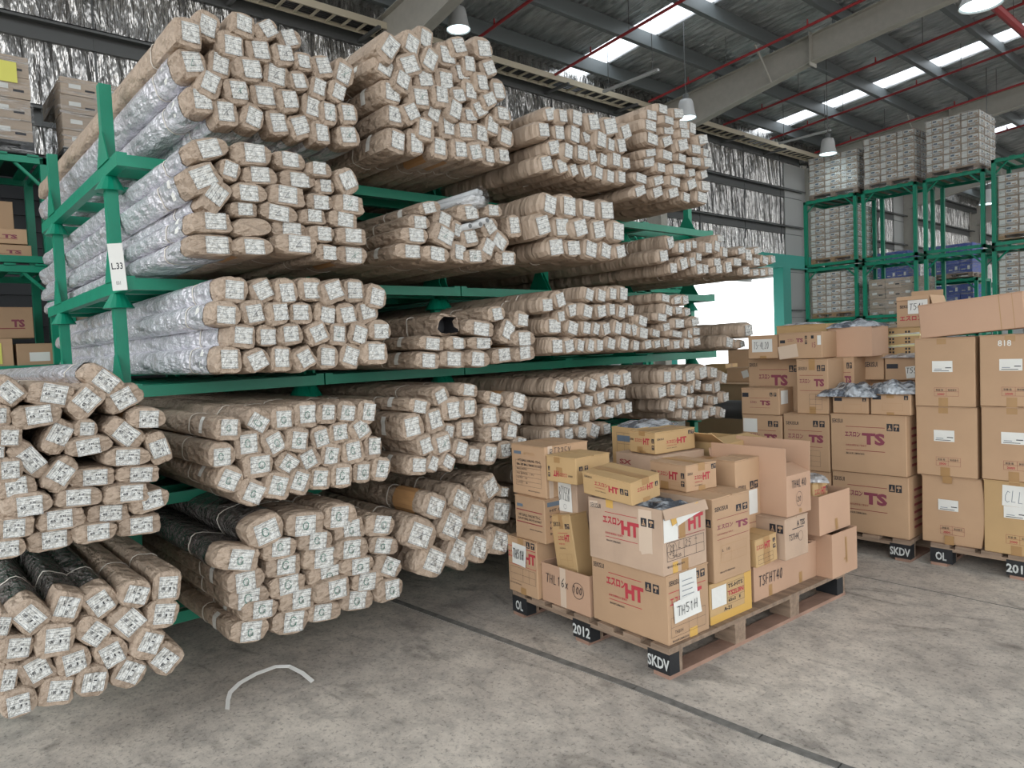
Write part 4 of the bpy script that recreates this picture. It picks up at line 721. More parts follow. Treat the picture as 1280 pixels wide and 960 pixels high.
rb = random.Random(11)
for key, rows in STACKS:
    near = 'nearest rack bay' in key; left = 'left edge' in key
    allb = [(ri, ci, b) for ri, r in enumerate(rows) for ci, b in enumerate(r)]
    for ri, ci, (x, y, z, w, h, ang) in allb:
        torn = key == 'second rack bay, third shelf' and ri == 0 and ci == 0
        V = TORN if torn else rb.choice(VARS)
        lmost = ci == 0; last = ci == len(rows[ri])-1
        exL = not any(b[1] < y-.02 and abs(b[2]-z) < h*.55 for _, _, b in allb)
        exT = not any(b[2] > z+.02 and abs(b[1]-y) < w*.6 for _, _, b in allb)
        exB = ri == len(rows)-1
        sleeve = None
        if near and ('top' in key or 'second' in key or 'third' in key) and (exL or (exB and 'top' in key)): sleeve = 'sleeve'
        if key == 'nearest rack bay, top shelf' and ri == 0: sleeve = None
        if key == 'nearest rack bay, bottom shelf' and exL and ri < 2: sleeve = 'film'
        if key == 'lowest pile at left edge' and ri == 0 and ci < 3: sleeve = 'film'
        if key == 'upper pile at left edge' and ri == 0 and ci in (3,): sleeve = 'sleeve'
        look = 'torn pipe bundle' if torn else {None:'brown paper pipe bundle', 'sleeve':'silver-sleeved pipe bundle', 'film':'film-wrapped pipe bundle'}[sleeve]
        if key == 'nearest rack bay, second shelf' and ri == 4 and ci == 1: look = 'unlabelled pipe bundle'
        o = link('pipe_bundle', V.body, None, (x, y, z), (math.radians(ang)*1, rb.uniform(-.004,.004), rb.uniform(-.005,.005)), (rb.uniform(.985,1.0), w*1.015, h*1.015))
        setp(o, '%s, %s from left, row %s down, %s' % (look, ORD[ci], ri+1 if False else ('one','two','three','four','five','six','seven','eight','nine')[ri], key), 'pipe bundle', 'wrapped pipe bundles: '+key)
        if not torn and not look.startswith('unlabelled'):
            kind = {'lowest pile at left edge':'100','upper pile at left edge':'65','nearest rack bay, fourth shelf':'ring','nearest rack bay, bottom shelf':'ring'}.get(key) or rb.choice(('plain','tick','plain'))
            fl = w/h; sw, shh = (.50,.78) if fl > 1.35 else (.60,.66)
            link('end_label', rb.choice(STK[kind]), o, (0.0, V.cy+rb.uniform(-.03,.07), V.cz+rb.uniform(-.03,.03)), (0,0,0), (1, sw, shh))
        if sleeve: link('plastic_sleeve', getattr(V, sleeve), o)
        if not sleeve and not torn and rb.random() < .09: link('brown_tape_patch', V.band, o)
        elif exL and rb.random() < .35: link('side_label', V.side, o)
        if exL or exT or exB or lmost: link('string_tie', V.string, o)
# the farther piles: too many of a kind, joined into one
for bay in (3.26, 4.32):      # mostly unseen bundles, added to darken the bottom shelf of the third and fourth bays
    for row in range(4):
        for k in range(6): FAR.append((-3.42+rb.uniform(-.03,.03), bay+.15*k+.03*(row%2), .345+.125*row+rb.uniform(-.006,.006), .145, .122, rb.uniform(-12,12)))
bm = bmesh.new(); uv = bm.loops.layers.uv.new('UVMap'); r = random.Random(3); n2 = 14
for (x, y, z, w, h, ang) in FAR:
    p = r.choice((2.6,3.4,4.2)); a0 = math.radians(ang); rings = []
    lob = [1+.04*math.sin(3*2*PI*k/n2+y*9)+r.uniform(-.03,.03) for k in range(n2)]
    def tf(px, u, v): return (x+px, y+u*w*math.cos(a0)-v*h*math.sin(a0), z+u*w*math.sin(a0)+v*h*math.cos(a0))
    for xx, s in ((0,.5),(-.006,.8),(-.035,.97),(-.1,1.0),(-.3,.98),(-.37,.93),(-.45,1),(-2,1),(-4,.98)):
        ring = []
        for k in range(n2):
            a = 2*PI*(k+.5)/n2; c_, s_ = math.cos(a), math.sin(a); q = .5/((abs(c_)**p+abs(s_)**p)**(1/p))*lob[k]*s*(1+r.uniform(-.015,.015))
            ring.append(bm.verts.new(tf(xx, c_*q, s_*q)))
        rings.append(ring)
    for i, (a, b) in enumerate(zip(rings, rings[1:])):
        for k in range(n2):
            f = bm.faces.new((a[k], a[(k+1)%n2], b[(k+1)%n2], b[k])); f.smooth = i > 2
    bm.faces.new(rings[0][::-1]); bm.faces.new(rings[-1])
    q = [bm.verts.new(tf(.006, u, v)) for u, v in ((-.27,-.33),(.33,-.33),(.33,.33),(-.27,.33))]
    f = bm.faces.new(q); f.material_index = 1
    for lp, c_ in zip(f.loops, ((0,0),(1,0),(1,1),(0,1))): lp[uv].uv = c_
    if r.random() < .15:
        pts = [tf(-.37+.0, math.cos(t_)*.5, math.sin(t_)*.5) for t_ in [2*PI*i/10 for i in range(11)]]; tube(bm, pts, .004, 4, mi=2)
o = obj('pipe_bundles', bm, ['kraft','sticker','string']); setp(o, 'piles of brown paper pipe bundles filling the farther rack bays', 'pipe bundles', kind='stuff')

# clear bag of thin tubes and loose tube ends in the second bay, second shelf
t = empty('tube_pack', (-3.33, 2.70, 2.50)); setp(t, 'clear pack of thin tubes on top of second bay second shelf', 'tube pack')
bm = bmesh.new(); tube(bm, [(0.02,0,0),(-1.5,0,0),(-3.8,0,0)], .062, 14); obj('clear_film', bm, 'wrap', t, smooth=True)
bm = bmesh.new(); tube(bm, [(0,0,0),(-3.8,0,0)], .017, 10); me = mesh_from('tube', bm, ['lamp_shell'], True)
for k in range(6): link('tube', me, t, (r.uniform(-.01,.02), math.cos(k*PI/3)*.037, math.sin(k*PI/3)*.037))
link('tube', me, t)
for i, (y, z) in enumerate(((2.598,2.322),(2.676,2.338),(2.728,2.365))):
    bm = bmesh.new(); n = 14; prof = [(0.0,.019),(0.0,.014),(-.3,.014)]
    tube(bm, [(0,0,0),(-3.6,0,0)], .019, 14, mi=0); frust_ = None
    o = obj('thin_pipe', bm, 'lamp_shell', None, True, loc=(-3.30, y, z)); setp(o, ('left','middle','right')[i]+'most grey tube end poking out of second bay second shelf' if i != 1 else 'middle grey tube end poking out of second bay second shelf', 'pipe', 'loose grey tubes')
    bm = bmesh.new(); tube(bm, [(.002,0,0),(.0,0,0)], .013, 12); obj('bore', bm, 'steel_grey', o)

# ------------------------------------------------------------------ cartons
def rounded_box(bm, a, b, bev=.004, bulge=0.0):
    box(bm, [(a[i]+b[i])/2 for i in range(3)], [abs(b[i]-a[i]) for i in range(3)])
    bmesh.ops.bevel(bm, geom=list(bm.edges), offset=bev, segments=1, affect='EDGES')
def carton(label, c, dims, th=0.0, m='card', prt=None, top='closed', seam='x', flaps=(), tilt=(0,0), group='cartons on the front pallet', tape=True, tapem='tape', cat='carton', fmat=None, name='cardboard_box', lean=None):
    L, D, H = dims; t = empty(name, c, (math.radians(tilt[0]), math.radians(tilt[1]), math.radians(th)))
    setp(t, label, cat, group); fm = fmat or m; T = .005
    bm = bmesh.new()
    if top == 'closed':
        rounded_box(bm, (-L/2,-D/2,0), (L/2,D/2,H-T))
        if lean:
            bmesh.ops.subdivide_edges(bm, edges=[e for e in bm.edges if abs(e.verts[0].co.z-e.verts[1].co.z) > H*.5], cuts=4)
            for v in bm.verts:
                q = v.co.z/H; v.co.x += lean[0]*math.sin(q*PI)*(1 if v.co.x > 0 else .2); v.co.y -= lean[1]*math.sin(q*PI*1.2)*(1 if v.co.y < 0 else 0)
        obj('box_body', bm, m, t)
        for s in (-1, 1):
            bm = bmesh.new(); g = .0015
            if seam == 'x': a, b = (-L/2,(g if s > 0 else -D/2),H-T), (L/2,(D/2 if s > 0 else -g),H)
            else: a, b = ((g if s > 0 else -L/2),-D/2,H-T), ((L/2 if s > 0 else -g),D/2,H)
            boxmm(bm, a, b); o = obj('top_flap', bm, fm, t)
            if seam == 'x': o.rotation_euler = (-s*.012, 0, 0); 
        if tape:
            w = min(.05, min(L,D)*.25)
            if seam == 'x': tp = (((-L/2-.001,-w/2,H+.0005), (L/2+.001,w/2,H+.0012)), ((L/2+.0004,-w/2,H*.72),(L/2+.0012,w/2,H+.001)), ((L/2+.0004,-w/2,0),(L/2+.0012,w/2,H*.18)))
            else: tp = (((-w/2,-D/2-.001,H+.0005), (w/2,D/2+.001,H+.0012)), ((-w/2,-D/2-.0012,H*.80),(w/2,-D/2-.0004,H+.001)), ((-w/2,-D/2-.0012,0),(w/2,-D/2-.0004,H*.13)))
            for a, b in tp: obj('packing_tape', BB(a, b), tapem, t)
    else:
        boxmm(bm, (-L/2,-D/2,0), (L/2,D/2,T)); boxmm(bm, (-L/2,-D/2,T), (-L/2+T,D/2,H)); boxmm(bm, (L/2-T,-D/2,T), (L/2,D/2,H))
        boxmm(bm, (-L/2+T,-D/2,T), (L/2-T,-D/2+T,H)); boxmm(bm, (-L/2+T,D/2-T,T), (L/2-T,D/2,H)); obj('box_body', bm, m, t)
        for side, ang, ln in flaps:
            bm = bmesh.new(); w = L if side in 'FB' else D; boxmm(bm, (-w/2+.002,0,0), (w/2-.002,T,ln))
            o = obj('open_flap', bm, fm, t); a = math.radians(ang)
            if side == 'F': o.location = (0,-D/2,H); o.rotation_euler = (a,0,0)
            if side == 'B': o.location = (0,D/2,H); o.rotation_euler = (a,0,PI)
            if side == 'R': o.location = (L/2,0,H); o.rotation_euler = (a,0,PI/2)
            if side == 'L': o.location = (-L/2,0,H); o.rotation_euler = (a,0,-PI/2)
    if prt:
        bm = bmesh.new(); e = .0003 + (.0 if not lean else lean[1]+.001)
        F = Print(bm, (-L/2,-D/2-e,0), (1,0,0), (0,0,1), L, H); R_ = Print(bm, (L/2+e,-D/2,0), (0,1,0), (0,0,1), D, H); T_ = Print(bm, (-L/2,-D/2,H+e), (1,0,0), (0,1,0), L, D)
        prt(F, R_, T_)
        obj('printed_marking', bm, PM, t)
    return t
COMP = '積水化学工業株式会社'; SUBT = '耐熱性硬質塩ビ管継手'
def ht(P, s=1.0, col='red', big='HT', icons=True, table=False):
    P.text('SEKISUI', .03, .84, .15, .075, 'ink', .01)
    P.rect(.24, .80, .44, .010, col); P.text('エスロン', .21, .62, .26, .125, col, .045); P.text(big, .465, .49, .24, .23, col, .055)
    P.text(SUBT, .24, .45, .25, .035, col, .006); P.rect(.24, .40, .44, .010, col); P.text(COMP, .25, .33, .2, .032, 'ink', .008)
    if icons: P.icon(.73, .70, .075, .13); P.icon(.825, .70, .075, .13, 1)
def ht_side(P, half=True):
    P.text('SEKISUI', .04, .84, .26, .07, 'ink', .01); P.rect(.02, .74, .9, .01, 'red'); P.text('エスロン', .05, .55, .4, .12, 'red', .02); P.text('HT', .5, .47, .32, .22, 'red', .045)
    P.frame(.06, .1, .84, .28, rows=(.5,), cols=(.5,.75)); P.text('THS1H', .14, .14, .2, .05, 'ink'); P.text(COMP, .08, .03, .4, .03, 'ink', .008); P.icon(.66, .82, .11, .11); P.icon(.80, .82, .11, .11, 1)
def ts(P, tx=.52, big=(.5,.5,.19,.17), icons=True):
    P.text('SEKISUI', .03, .82, .15, .065, 'ink', .01); P.rect(.22, .78, .55, .008, 'darkred'); P.text('エスロン', .22, .60, .22, .085, 'purple', .02)
    P.text('TS', big[0], big[1], big[2], big[3], 'purple', .05); P.text(SUBT, .22, .44, .27, .03, 'darkred', .003); P.rect(.22, .38, .55, .008, 'darkred'); P.text(COMP, .22, .31, .25, .028, 'ink', .008)
    if icons: P.icon(.78, .76, .08, .11); P.icon(.87, .76, .08, .11, 1)
def ts_tall(P):
    P.text('SEKISUI', .05, .84, .34, .05, 'ink', .01); P.rect(.1, .74, .85, .006, 'darkred'); P.text('エスロン', .1, .62, .42, .055, 'purple', .02); P.text('TS', .6, .58, .34, .085, 'purple', .05)
    P.text(SUBT, .1, .555, .42, .018, 'darkred', .003); P.rect(.1, .50, .85, .006, 'darkred'); P.frame(.18, .22, .7, .2, rows=(.5,), cols=(.4,), m='tape'); P.text('L  10', .22, .35, .2, .035, 'ink'); P.text(COMP, .15, .1, .4, .022, 'ink', .008)
    P.icon(.62, .78, .14, .08); P.icon(.8, .78, .14, .08, 1)
def valve_table(P):
    P.rect(.08, .80, .22, .06, 'bluegrey'); P.text('BT32SX', .38, .80, .32, .05, 'tape', .0); P.text('HT BALL VALVE  TS-C', .2, .66, .66, .05, 'ink', .01); P.text('25A  HT BALL VALVE SOCKET', .16, .58, .74, .045, 'ink', .01)
    P.frame(.12, .18, .74, .50, rows=(.18,.36,.54,.72), cols=(.22,))
    for i, s in enumerate(('No. 32 A    1 PC','REG. 40792','No. 40793A   1 PC','QTY  12','LOT   8')): P.text(s, .16, .585-.09*i, .5 if i in (0,2) else .3, .035, 'ink', .003)
    P.text('MADE IN JAPAN', .48, .08, .34, .03, 'ink', .008)
def valve_lines(P):
    P.rect(.08, .74, .2, .07, 'bluegrey'); P.rect(.06, .66, .86, .022, 'darkred'); P.text('HT BALL VALVE TS-C', .14, .53, .72, .06, 'ink', .01); P.text('25A HT BALL VALVE SOCKET', .1, .45, .8, .05, 'ink', .01); P.rect(.06, .38, .86, .022, 'darkred'); P.text('MADE IN JAPAN', .5, .24, .4, .035, 'ink', .008)
TH = -3
ct = math.cos(math.radians(TH)); sn = math.sin(math.radians(TH))
def note(parent, P0, u, v, w, h, s=None, rot=0.0, hx=.1, name='paper_note', lines=False):
    """a sheet of paper stuck on a face, slightly lifted at one corner"""
    bm = bmesh.new(); u = Vector(u); v = Vector(v); n = u.cross(v); o = Vector(P0); ca, sa = math.cos(rot), math.sin(rot); uu = u*ca+v*sa; vv = v*ca-u*sa
    g = 6; V_ = {}
    for i in range(g+1):
        for j in range(g+1):
            a, b = i/g, j/g; V_[i,j] = bm.verts.new(o+uu*(a*w)+vv*(b*h)+n*(.002+.010*max(0,a-.5)*max(0,.6-b)*2))
    for i in range(g):
        for j in range(g): bm.faces.new((V_[i,j], V_[i+1,j], V_[i+1,j+1], V_[i,j+1])).material_index = PM.index('paper')
    P = Print(bm, o+n*.004, uu, vv, w, h)
    if s: hand(P, s, hx, .3, 1-2*hx, .42, 'ink', h*.035)
    if lines:
        for k in range(4): P.rect(.12, .2+.17*k, .7-.1*(k%2), .02, 'bluegrey', lift=.001)
    return obj(name, bm, PM, parent)
U, V3, XX = (0,1,0), (0,0,1), (1,0,0)

# front pallet of planks and blocks
def pallet(label, near, L, D, th, texts=(), front='wood', group='wooden pallets', H=.15, ndeck=7, nrow=4, blackc=True):
    t = empty('wooden_pallet', (near[0], near[1], 0), (0,0,math.radians(th))); setp(t, label, 'pallet', group)
    for k in range(ndeck):
        w = .115; x = -L + w/2 + (L-w)*k/(ndeck-1); bm = bmesh.new(); boxmm(bm, (x-w/2, 0, H-.022), (x+w/2, D, H)); obj('deck_board', bm, 'wood', t)
    for j in range(nrow):
        y = .05+(D-.10)*j/(nrow-1)
        bm = bmesh.new(); boxmm(bm, (-L, y-.05, H-.044), (0, y+.05, H-.022)); obj('stringer_board', bm, 'wood', t)
        for i in range(3):
            x = -.065-(L-.13)*i/2; black = (j == 0 and blackc) or (j == nrow-1 and i == 0)
            bm = bmesh.new(); boxmm(bm, (x-.065, y-.045, .02), (x+.065, y+.045, H-.044)); b = obj('block', bm, 'wood', t)
            if black:
                bm = bmesh.new(); boxmm(bm, (x-.068, y-.052, .021), (x+.068, y+.02, H-.03)); q = obj('painted_face', bm, 'blackpaint', b)
                if j == 0 and texts:
                    s = texts[2-i] if len(texts) > 2-i else None
                    if s:
                        bm = bmesh.new(); P = Print(bm, (x-.065, y-.0535, .02), XX, V3, .13, H-.055); P.text(s, .5-.13*len(s), .2, .26*len(s), .6, 'stencil', .03); obj('stencil_marking', bm, PM, b)
    for i in range(3):
        x = -.05-(L-.10)*i/2; bm = bmesh.new(); boxmm(bm, (x-.05, 0, 0), (x+.05, D, .02)); obj('bottom_board', bm, 'wood_pink', t)
    return t
pallet('worn wooden pallet with black stencilled blocks carrying the front cartons', (-2.062, 2.705), 1.20, 1.66, TH, ('OL','2012','SKDV'))

Z0 = .15
# lower big carton
def p(F, R, T): ht(F); ht_side(R)
b = carton('large carton marked HT at the pallet corner, bottom of two', (-2.326,2.899,Z0), (.511,.313,.342), TH, 'card', p, seam='x', tape=False)
note(b, (.2565,-.07,.19), U, V3, .13, .145, None, 0, lines=True); note(b, (.259,-.115,.10), U, V3, .20, .105, 'TH51H', .06)
bm = bmesh.new(); boxmm(bm, (.2559,.0,.0),(.2567,.06,.045)); obj('packing_tape', bm, 'tape_yellow', b)
def p(F, R, T):
    ht(F); R.text('SEKISUI', .04, .84, .2, .07, 'ink', .01); R.text('HT', .58, .58, .36, .24, 'red', .045); R.rect(.02, .52, .95, .012, 'darkred'); R.frame(.08, .2, .86, .28, .002, rows=(.5,), cols=(.45,.78))
    hand(R, '38', .13, .3, .13, .15, t=.0025); R.ring(.19, .36, .036, .042); hand(R, 'L 25', .34, .36, .3, .1, t=.0025); hand(R, '-', .7, .38, .12, .1); R.text('THL25', .2, .23, .2, .05, 'ink'); R.text(COMP, .08, .1, .4, .035, 'ink', .008)
    F.rect(.26,.88,.10,.13,'tape_yellow'); F.rect(.02,.85,.12,.10,'tape_clear',.1); F.rect(.70,.30,.17,.66,'tape_clear',lift=.0004); F.rect(.72,.28,.13,.08,'tape_clear',.3); R.rect(.02,.5,.32,.36,'paper',lift=.0011); R.rect(.4,0,.16,.18,'tape'); R.rect(.2,0,.12,.17,'tape_yellow'); R.rect(.37,.5,.14,.3,'tape')
b = carton('battered greyish HT carton covered in clear tape, open on top', (-2.323,2.889,.492), (.496,.327,.317), TH, 'card_grey', p, top='open', flaps=(('R',160,.05),))
bm = bmesh.new(); n = 14
for i in range(n+1):
    for j in range(n+1): bm.verts.new((-.24+.48*i/n, -.157+.314*j/n, .285+RND.uniform(-.012,.012)+.014*math.sin(i*1.3)*math.cos(j)))
bm.verts.ensure_lookup_table()
for i in range(n):
    for j in range(n): bm.faces.new([bm.verts[q] for q in (i*(n+1)+j, (i+1)*(n+1)+j, (i+1)*(n+1)+j+1, i*(n+1)+j+1)])
o = obj('plastic_bag', bm, 'bag', None, loc=(-2.323,2.889,.492), rot=(0,0,math.radians(TH))); setp(o, 'clear crumpled plastic liner in the mouth of the battered HT carton', 'bag')
bm = bmesh.new(); P = Print(bm, (.2505,-.10,.235), U, V3, .20, .06); box(bm, (.254,0,.275), (.003,.21,.035), Matrix.Rotation(.25,3,'X'), mi=PM.index('tape_yellow')); obj('yellow_tape', bm, PM, b)
note(b, (.254,-.06,.225), U, V3, .17, .04, None, .25)

# small carton lying tilted on top
def p(F, R, T):
    F.text('SEKISUI', .05, .78, .16, .09, 'ink', .01); F.text('エスロン', .26, .52, .28, .17, 'red', .025); F.text('HT', .55, .36, .2, .28, 'red', .045); F.text(SUBT, .27, .40, .2, .05, 'red', .004); F.text(COMP, .27, .25, .22, .05, 'ink'); F.icon(.78,.4,.07,.25); F.icon(.87,.4,.07,.25,1)
    R.text('エスロン', .2, .5, .32, .17, 'red', .02); R.text('HT', .54, .46, .22, .25, 'red', .045); R.icon(.82,.5,.1,.2); T.frame(.1,.12,.4,.3,m='tape',rows=(.3,.6)); T.frame(.55,.12,.4,.3,m='tape')
b = carton('small HT carton lying tilted across the battered HT carton', (-2.395,2.790,.835), (.345,.205,.118), -4, 'card_yellow', p, seam='x', tilt=(6,3))
def p2(F, R, T):
    F.text('SEKISUI', .03, .55, .14, .10, 'ink', .01); F.text('エスロン', .22, .5, .3, .16, 'red', .02); F.text('HT', .54, .40, .24, .30, 'red', .045); F.icon(.86,.5,.09,.2); F.icon(.86,.2,.09,.2,1); F.rect(.3,0,.22,.3,'tape'); F.frame(.56,.05,.25,.28,m='tape',rows=(.5,))
    R.text('SEKISUI', .04, .62, .16, .09, 'ink', .01); R.text('エスロン', .26, .42, .26, .15, 'red', .025); R.text('HT', .53, .36, .24, .28, 'red', .045); R.text(SUBT, .27, .30, .25, .05, 'red'); R.text(COMP, .27, .18, .25, .05, 'ink'); R.icon(.82,.72,.07,.18); R.icon(.90,.72,.07,.18,1)
carton('small HT carton on top of the tall TS carton', (-2.37,3.285,.800), (.27,.235,.146), -8, 'card', p2, seam='x', tilt=(0,0))
def p(F, R, T): ts_tall(R); F.icon(.86,.66,.1,.09)
carton('tall TS carton behind the battered HT carton', (-2.213,3.265,.363), (.318,.318,.437), TH, 'card', p, seam='x', tape=False)
carton('plain carton hidden behind the tall TS carton', (-2.50,3.27,.15), (.24,.36,.645), TH, 'card', None, tape=False)
def p(F, R, T):
    R.rect(0,.0,1,.2,'tape_yellow'); R.rect(.82,0,.18,1,'tape_yellow',lift=.0003); R.rect(.04,.38,.34,.5,'paper',lift=.002); R.frame(.40,.35,.42,.52,rows=(.3,.6)); R.text('TS2L0N', .42,.55,.38,.12,'red',.03); R.text('TS-HTS', .42,.74,.36,.1,'ink',.02); R.text('65x2   E', .43,.40,.3,.08,'ink',.02); R.text('A-21', .32,.22,.18,.09,'ink',.02)
carton('yellow-taped carton with a white sheet under the tall TS carton', (-2.220,3.264,.15), (.300,.362,.213), TH, 'card_yellow', p, tape=False)
def p(F, R, T):
    hand(R, 'TSFHT40', .07, .36, .37, .26, t=.005); R.rect(.22,0,.05,.3,'tape'); R.rect(.70,0,.05,.3,'tape')
carton('long low open carton with TSFHT40 handwritten on its side', (-2.226,3.852,.15), (.300,.655,.215), TH, 'card_pink', p, top='open', flaps=(('F',-100,.08),('B',-80,.08)))
def p(F, R, T): R.rect(.52,.25,.07,.6,'tape',.05); R.rect(.46,.33,.1,.05,'tape')
carton('plain carton at the far right end of the front pallet', (-2.10,4.322,.15), (.30,.30,.265), TH, 'card_pink', p, top='open')
def p(F, R, T): R.rect(.5,.02,.08,.3,'tape',.1)
carton('open plain carton stacked at the far right end of pallet', (-2.115,4.288,.415), (.25,.365,.235), TH, 'card_pink', p, top='open', flaps=(('L',20,.1),))
def p(F, R, T): R.text('エスロン', .1,.55,.4,.2,'red',.02); R.text('HT',.55,.5,.3,.28,'red',.045); R.icon(.86,.6,.1,.2); R.frame(.15,.08,.6,.3,rows=(.5,),cols=(.5,),m='tape'); R.rect(.35,0,.25,.25,'tape')
b = carton('small HT carton standing inside the open end carton', (-2.13,4.22,.555), (.17,.17,.165), TH, 'card_yellow', p)
def p(F, R, T):
    F.text('TS', .1,.3,.35,.3,'bluegrey',.045); F.icon(.5,.65,.2,.2); F.icon(.74,.65,.2,.2,1); R.text('TSTH4', .15,.45,.4,.15,'ink'); R.ring(.65,.5,.025,.028); R.rect(.3,.7,.5,.02,'ink'); R.text('A TSS', .5,.75,.35,.14,'ink',.02)
carton('brown carton marked TS under the large open carton', (-2.075,3.796,.365), (.19,.235,.232), TH, 'card_grey', p, tape=False)
def p(F, R, T): R.text('エスロン', .02,.62,.36,.16,'red',.02); R.text('HT',.40,.58,.28,.24,'red',.045); R.icon(.8,.7,.12,.14); R.icon(.8,.48,.12,.14,1); R.frame(.08,.1,.7,.3,rows=(.5,),cols=(.35,.7)); R.rect(.35,0,.3,1,'tape',lift=.0003)
carton('small taped HT carton leaning above the TSFHT40 carton', (-2.105,3.555,.372), (.16,.19,.155), TH-2, 'card_yellow', p, tape=False, tilt=(3,0))
def p(F, R, T): hand(R, 'TH4L40', .2,.68,.62,.18,t=.004); R.ring(.5,.38,.033,.042,.002); hand(R,'20',.42,.32,.16,.12,t=.003); R.rect(.5,.03,.1,.1,'tape')
carton('large open carton with raised flaps and TH4L40 handwritten', (-2.238,3.858,.599), (.494,.251,.229), TH, 'card_pink', p, top='open', flaps=(('F',0,.155),('B',3,.17),('R',-70,.12),('L',10,.12)), fmat='card_pink')
carton('plain carton hidden under the large open carton', (-2.36,3.85,.372), (.34,.3,.225), TH, 'card', None, tape=False)
def p(F, R, T):
    F.icon(.24,.64,.20,.09); F.icon(.52,.64,.20,.09,1); R.text('SEKISUI', .08,.68,.3,.055,'ink',.01); R.icon(.56,.68,.15,.08); R.icon(.74,.68,.15,.08,1); R.rect(.5,.42,.35,.25,'paper',lift=.002); R.rect(.05,.33,.9,.006,'darkred')
carton('tall carton with a white slip behind the tall TS carton', (-2.246,3.622,.375), (.151,.235,.555), TH, 'card', p, tape=False)

# left row of the pallet
def p(F, R, T): hand(F, 'THL16x', .1,.52,.5,.22,t=.004); F.ring(.77,.55,.045,.045,.003); hand(F,'100',.67,.48,.2,.17,t=.004); F.rect(.4,0,.12,1,'tape_clear',lift=.0004)
carton('low open carton with THL16x100 handwritten on its front', (-2.795,2.875,.15), (.393,.23,.221), TH, 'card_pink', p, top='open', flaps=(('L',150,.02),))
def p(F, R, T):
    F.text('SEKISUI', .12,.84,.35,.06,'ink',.01); F.text('エスロン', .28,.64,.32,.06,'red',.02); F.text('HT',.6,.62,.24,.1,'red',.045); F.rect(.28,.74,.5,.006,'red'); F.text(SUBT,.28,.58,.3,.02,'red'); F.text(COMP,.28,.52,.3,.02,'ink'); F.frame(.22,.28,.6,.17,rows=(.5,),cols=(.6,),m='tape'); F.icon(.68,.80,.1,.07); F.icon(.8,.80,.1,.07,1)
carton('narrow HT carton standing tilted inside the open THL16x100 carton', (-2.80,2.865,.262), (.17,.13,.40), TH, 'card_yellow', p, seam='y', tilt=(0,-9))
def p(F, R, T):
    F.text('HT', .60,.58,.36,.19,'red',.045); F.rect(.02,.82,.95,.012,'red'); F.text('エスロン', .02,.62,.4,.12,'red',.02); F.rect(.02,.50,.95,.008,'red'); F.frame(.08,.22,.85,.24,rows=(.5,),cols=(.5,.75)); F.text(COMP,.05,.15,.4,.025,'ink'); F.icon(.66,.86,.12,.11); F.icon(.82,.86,.12,.11,1); F.rect(.36,.84,.2,.16,'tape'); F.rect(.42,0,.18,.12,'tape')
b = carton('HT carton with THS1H note at the left end of the pallet', (-3.135,2.860,.15), (.270,.22,.334), TH, 'card', p, tape=False, seam='y')
note(b, (-.09,-.112,.175), XX, V3, .13, .125, 'TH51H', -.04)
def p(F, R, T): F.text('SEK', .1,.6,.5,.14,'ink',.02); F.rect(.5,.5,.5,.28,'paper',lift=.002)
carton('brown carton between the THS1H carton and the leaning carton', (-2.86,3.06,.15), (.24,.14,.335), TH, 'card', p, tape=False)
def p(F, R, T): valve_lines(F); R.rect(.08,.82,.5,.1,'bluegrey'); [R.text('HT BALL', .15,.7-.13*k,.6,.06,'ink',.01) for k in range(5)]
carton('valve carton with two dark red lines, middle of the left stack', (-3.063,2.890,.484), (.270,.26,.256), TH, 'card', p, tape=False)
def p(F, R, T): valve_table(F); hand(R, 'BT325X', .10,.80,.50,.15,'ink',.003); R.rect(.06,0,.1,1,'tape_clear',lift=.0004)
carton('valve carton with BT32SX handwritten on top of the left stack', (-3.083,2.952,.740), (.310,.334,.299), TH, 'card', p, tape=False)
def p(F, R, T): F.rect(.15,.25,.62,.66,'paper',.03,lift=.002); hand(F,'BT155X',.2,.5,.5,.3,t=.003); F.ring(.45,.36,.012,.014); F.text('MADE IN JAPAN',.5,.06,.3,.05,'ink')
carton('brown carton with BT15SX note below the upside-down HT carton', (-2.865,2.960,.60), (.18,.19,.254), TH, 'card_grey', p, tape=False)
carton('brown carton hidden below the BT15SX carton', (-2.775,3.20,.485), (.22,.18,.315), TH, 'card_grey', None, tape=False)
def p(F, R, T):
    F.text('HT', .24,.22,.18,.22,'red',.045,rot=PI); F.text('エスロン', .44,.24,.26,.14,'red',.02,rot=PI); F.text('SEKISUI',.74,.26,.14,.07,'ink',.01,rot=PI); F.icon(.06,.42,.06,.16); F.icon(.06,.18,.06,.16,1); F.rect(.27,.74,.2,.26,'tape'); F.rect(.34,.24,.2,.34,'tape',lift=.0004); R.icon(.08,.5,.1,.16); R.icon(.24,.5,.1,.16,1); R.text('SEKISUI',.6,.3,.2,.08,'red',.01)
carton('upside-down HT carton on the BT15SX carton', (-2.787,2.887,.854), (.235,.267,.147), -1, 'card_yellow', p, tape=False)
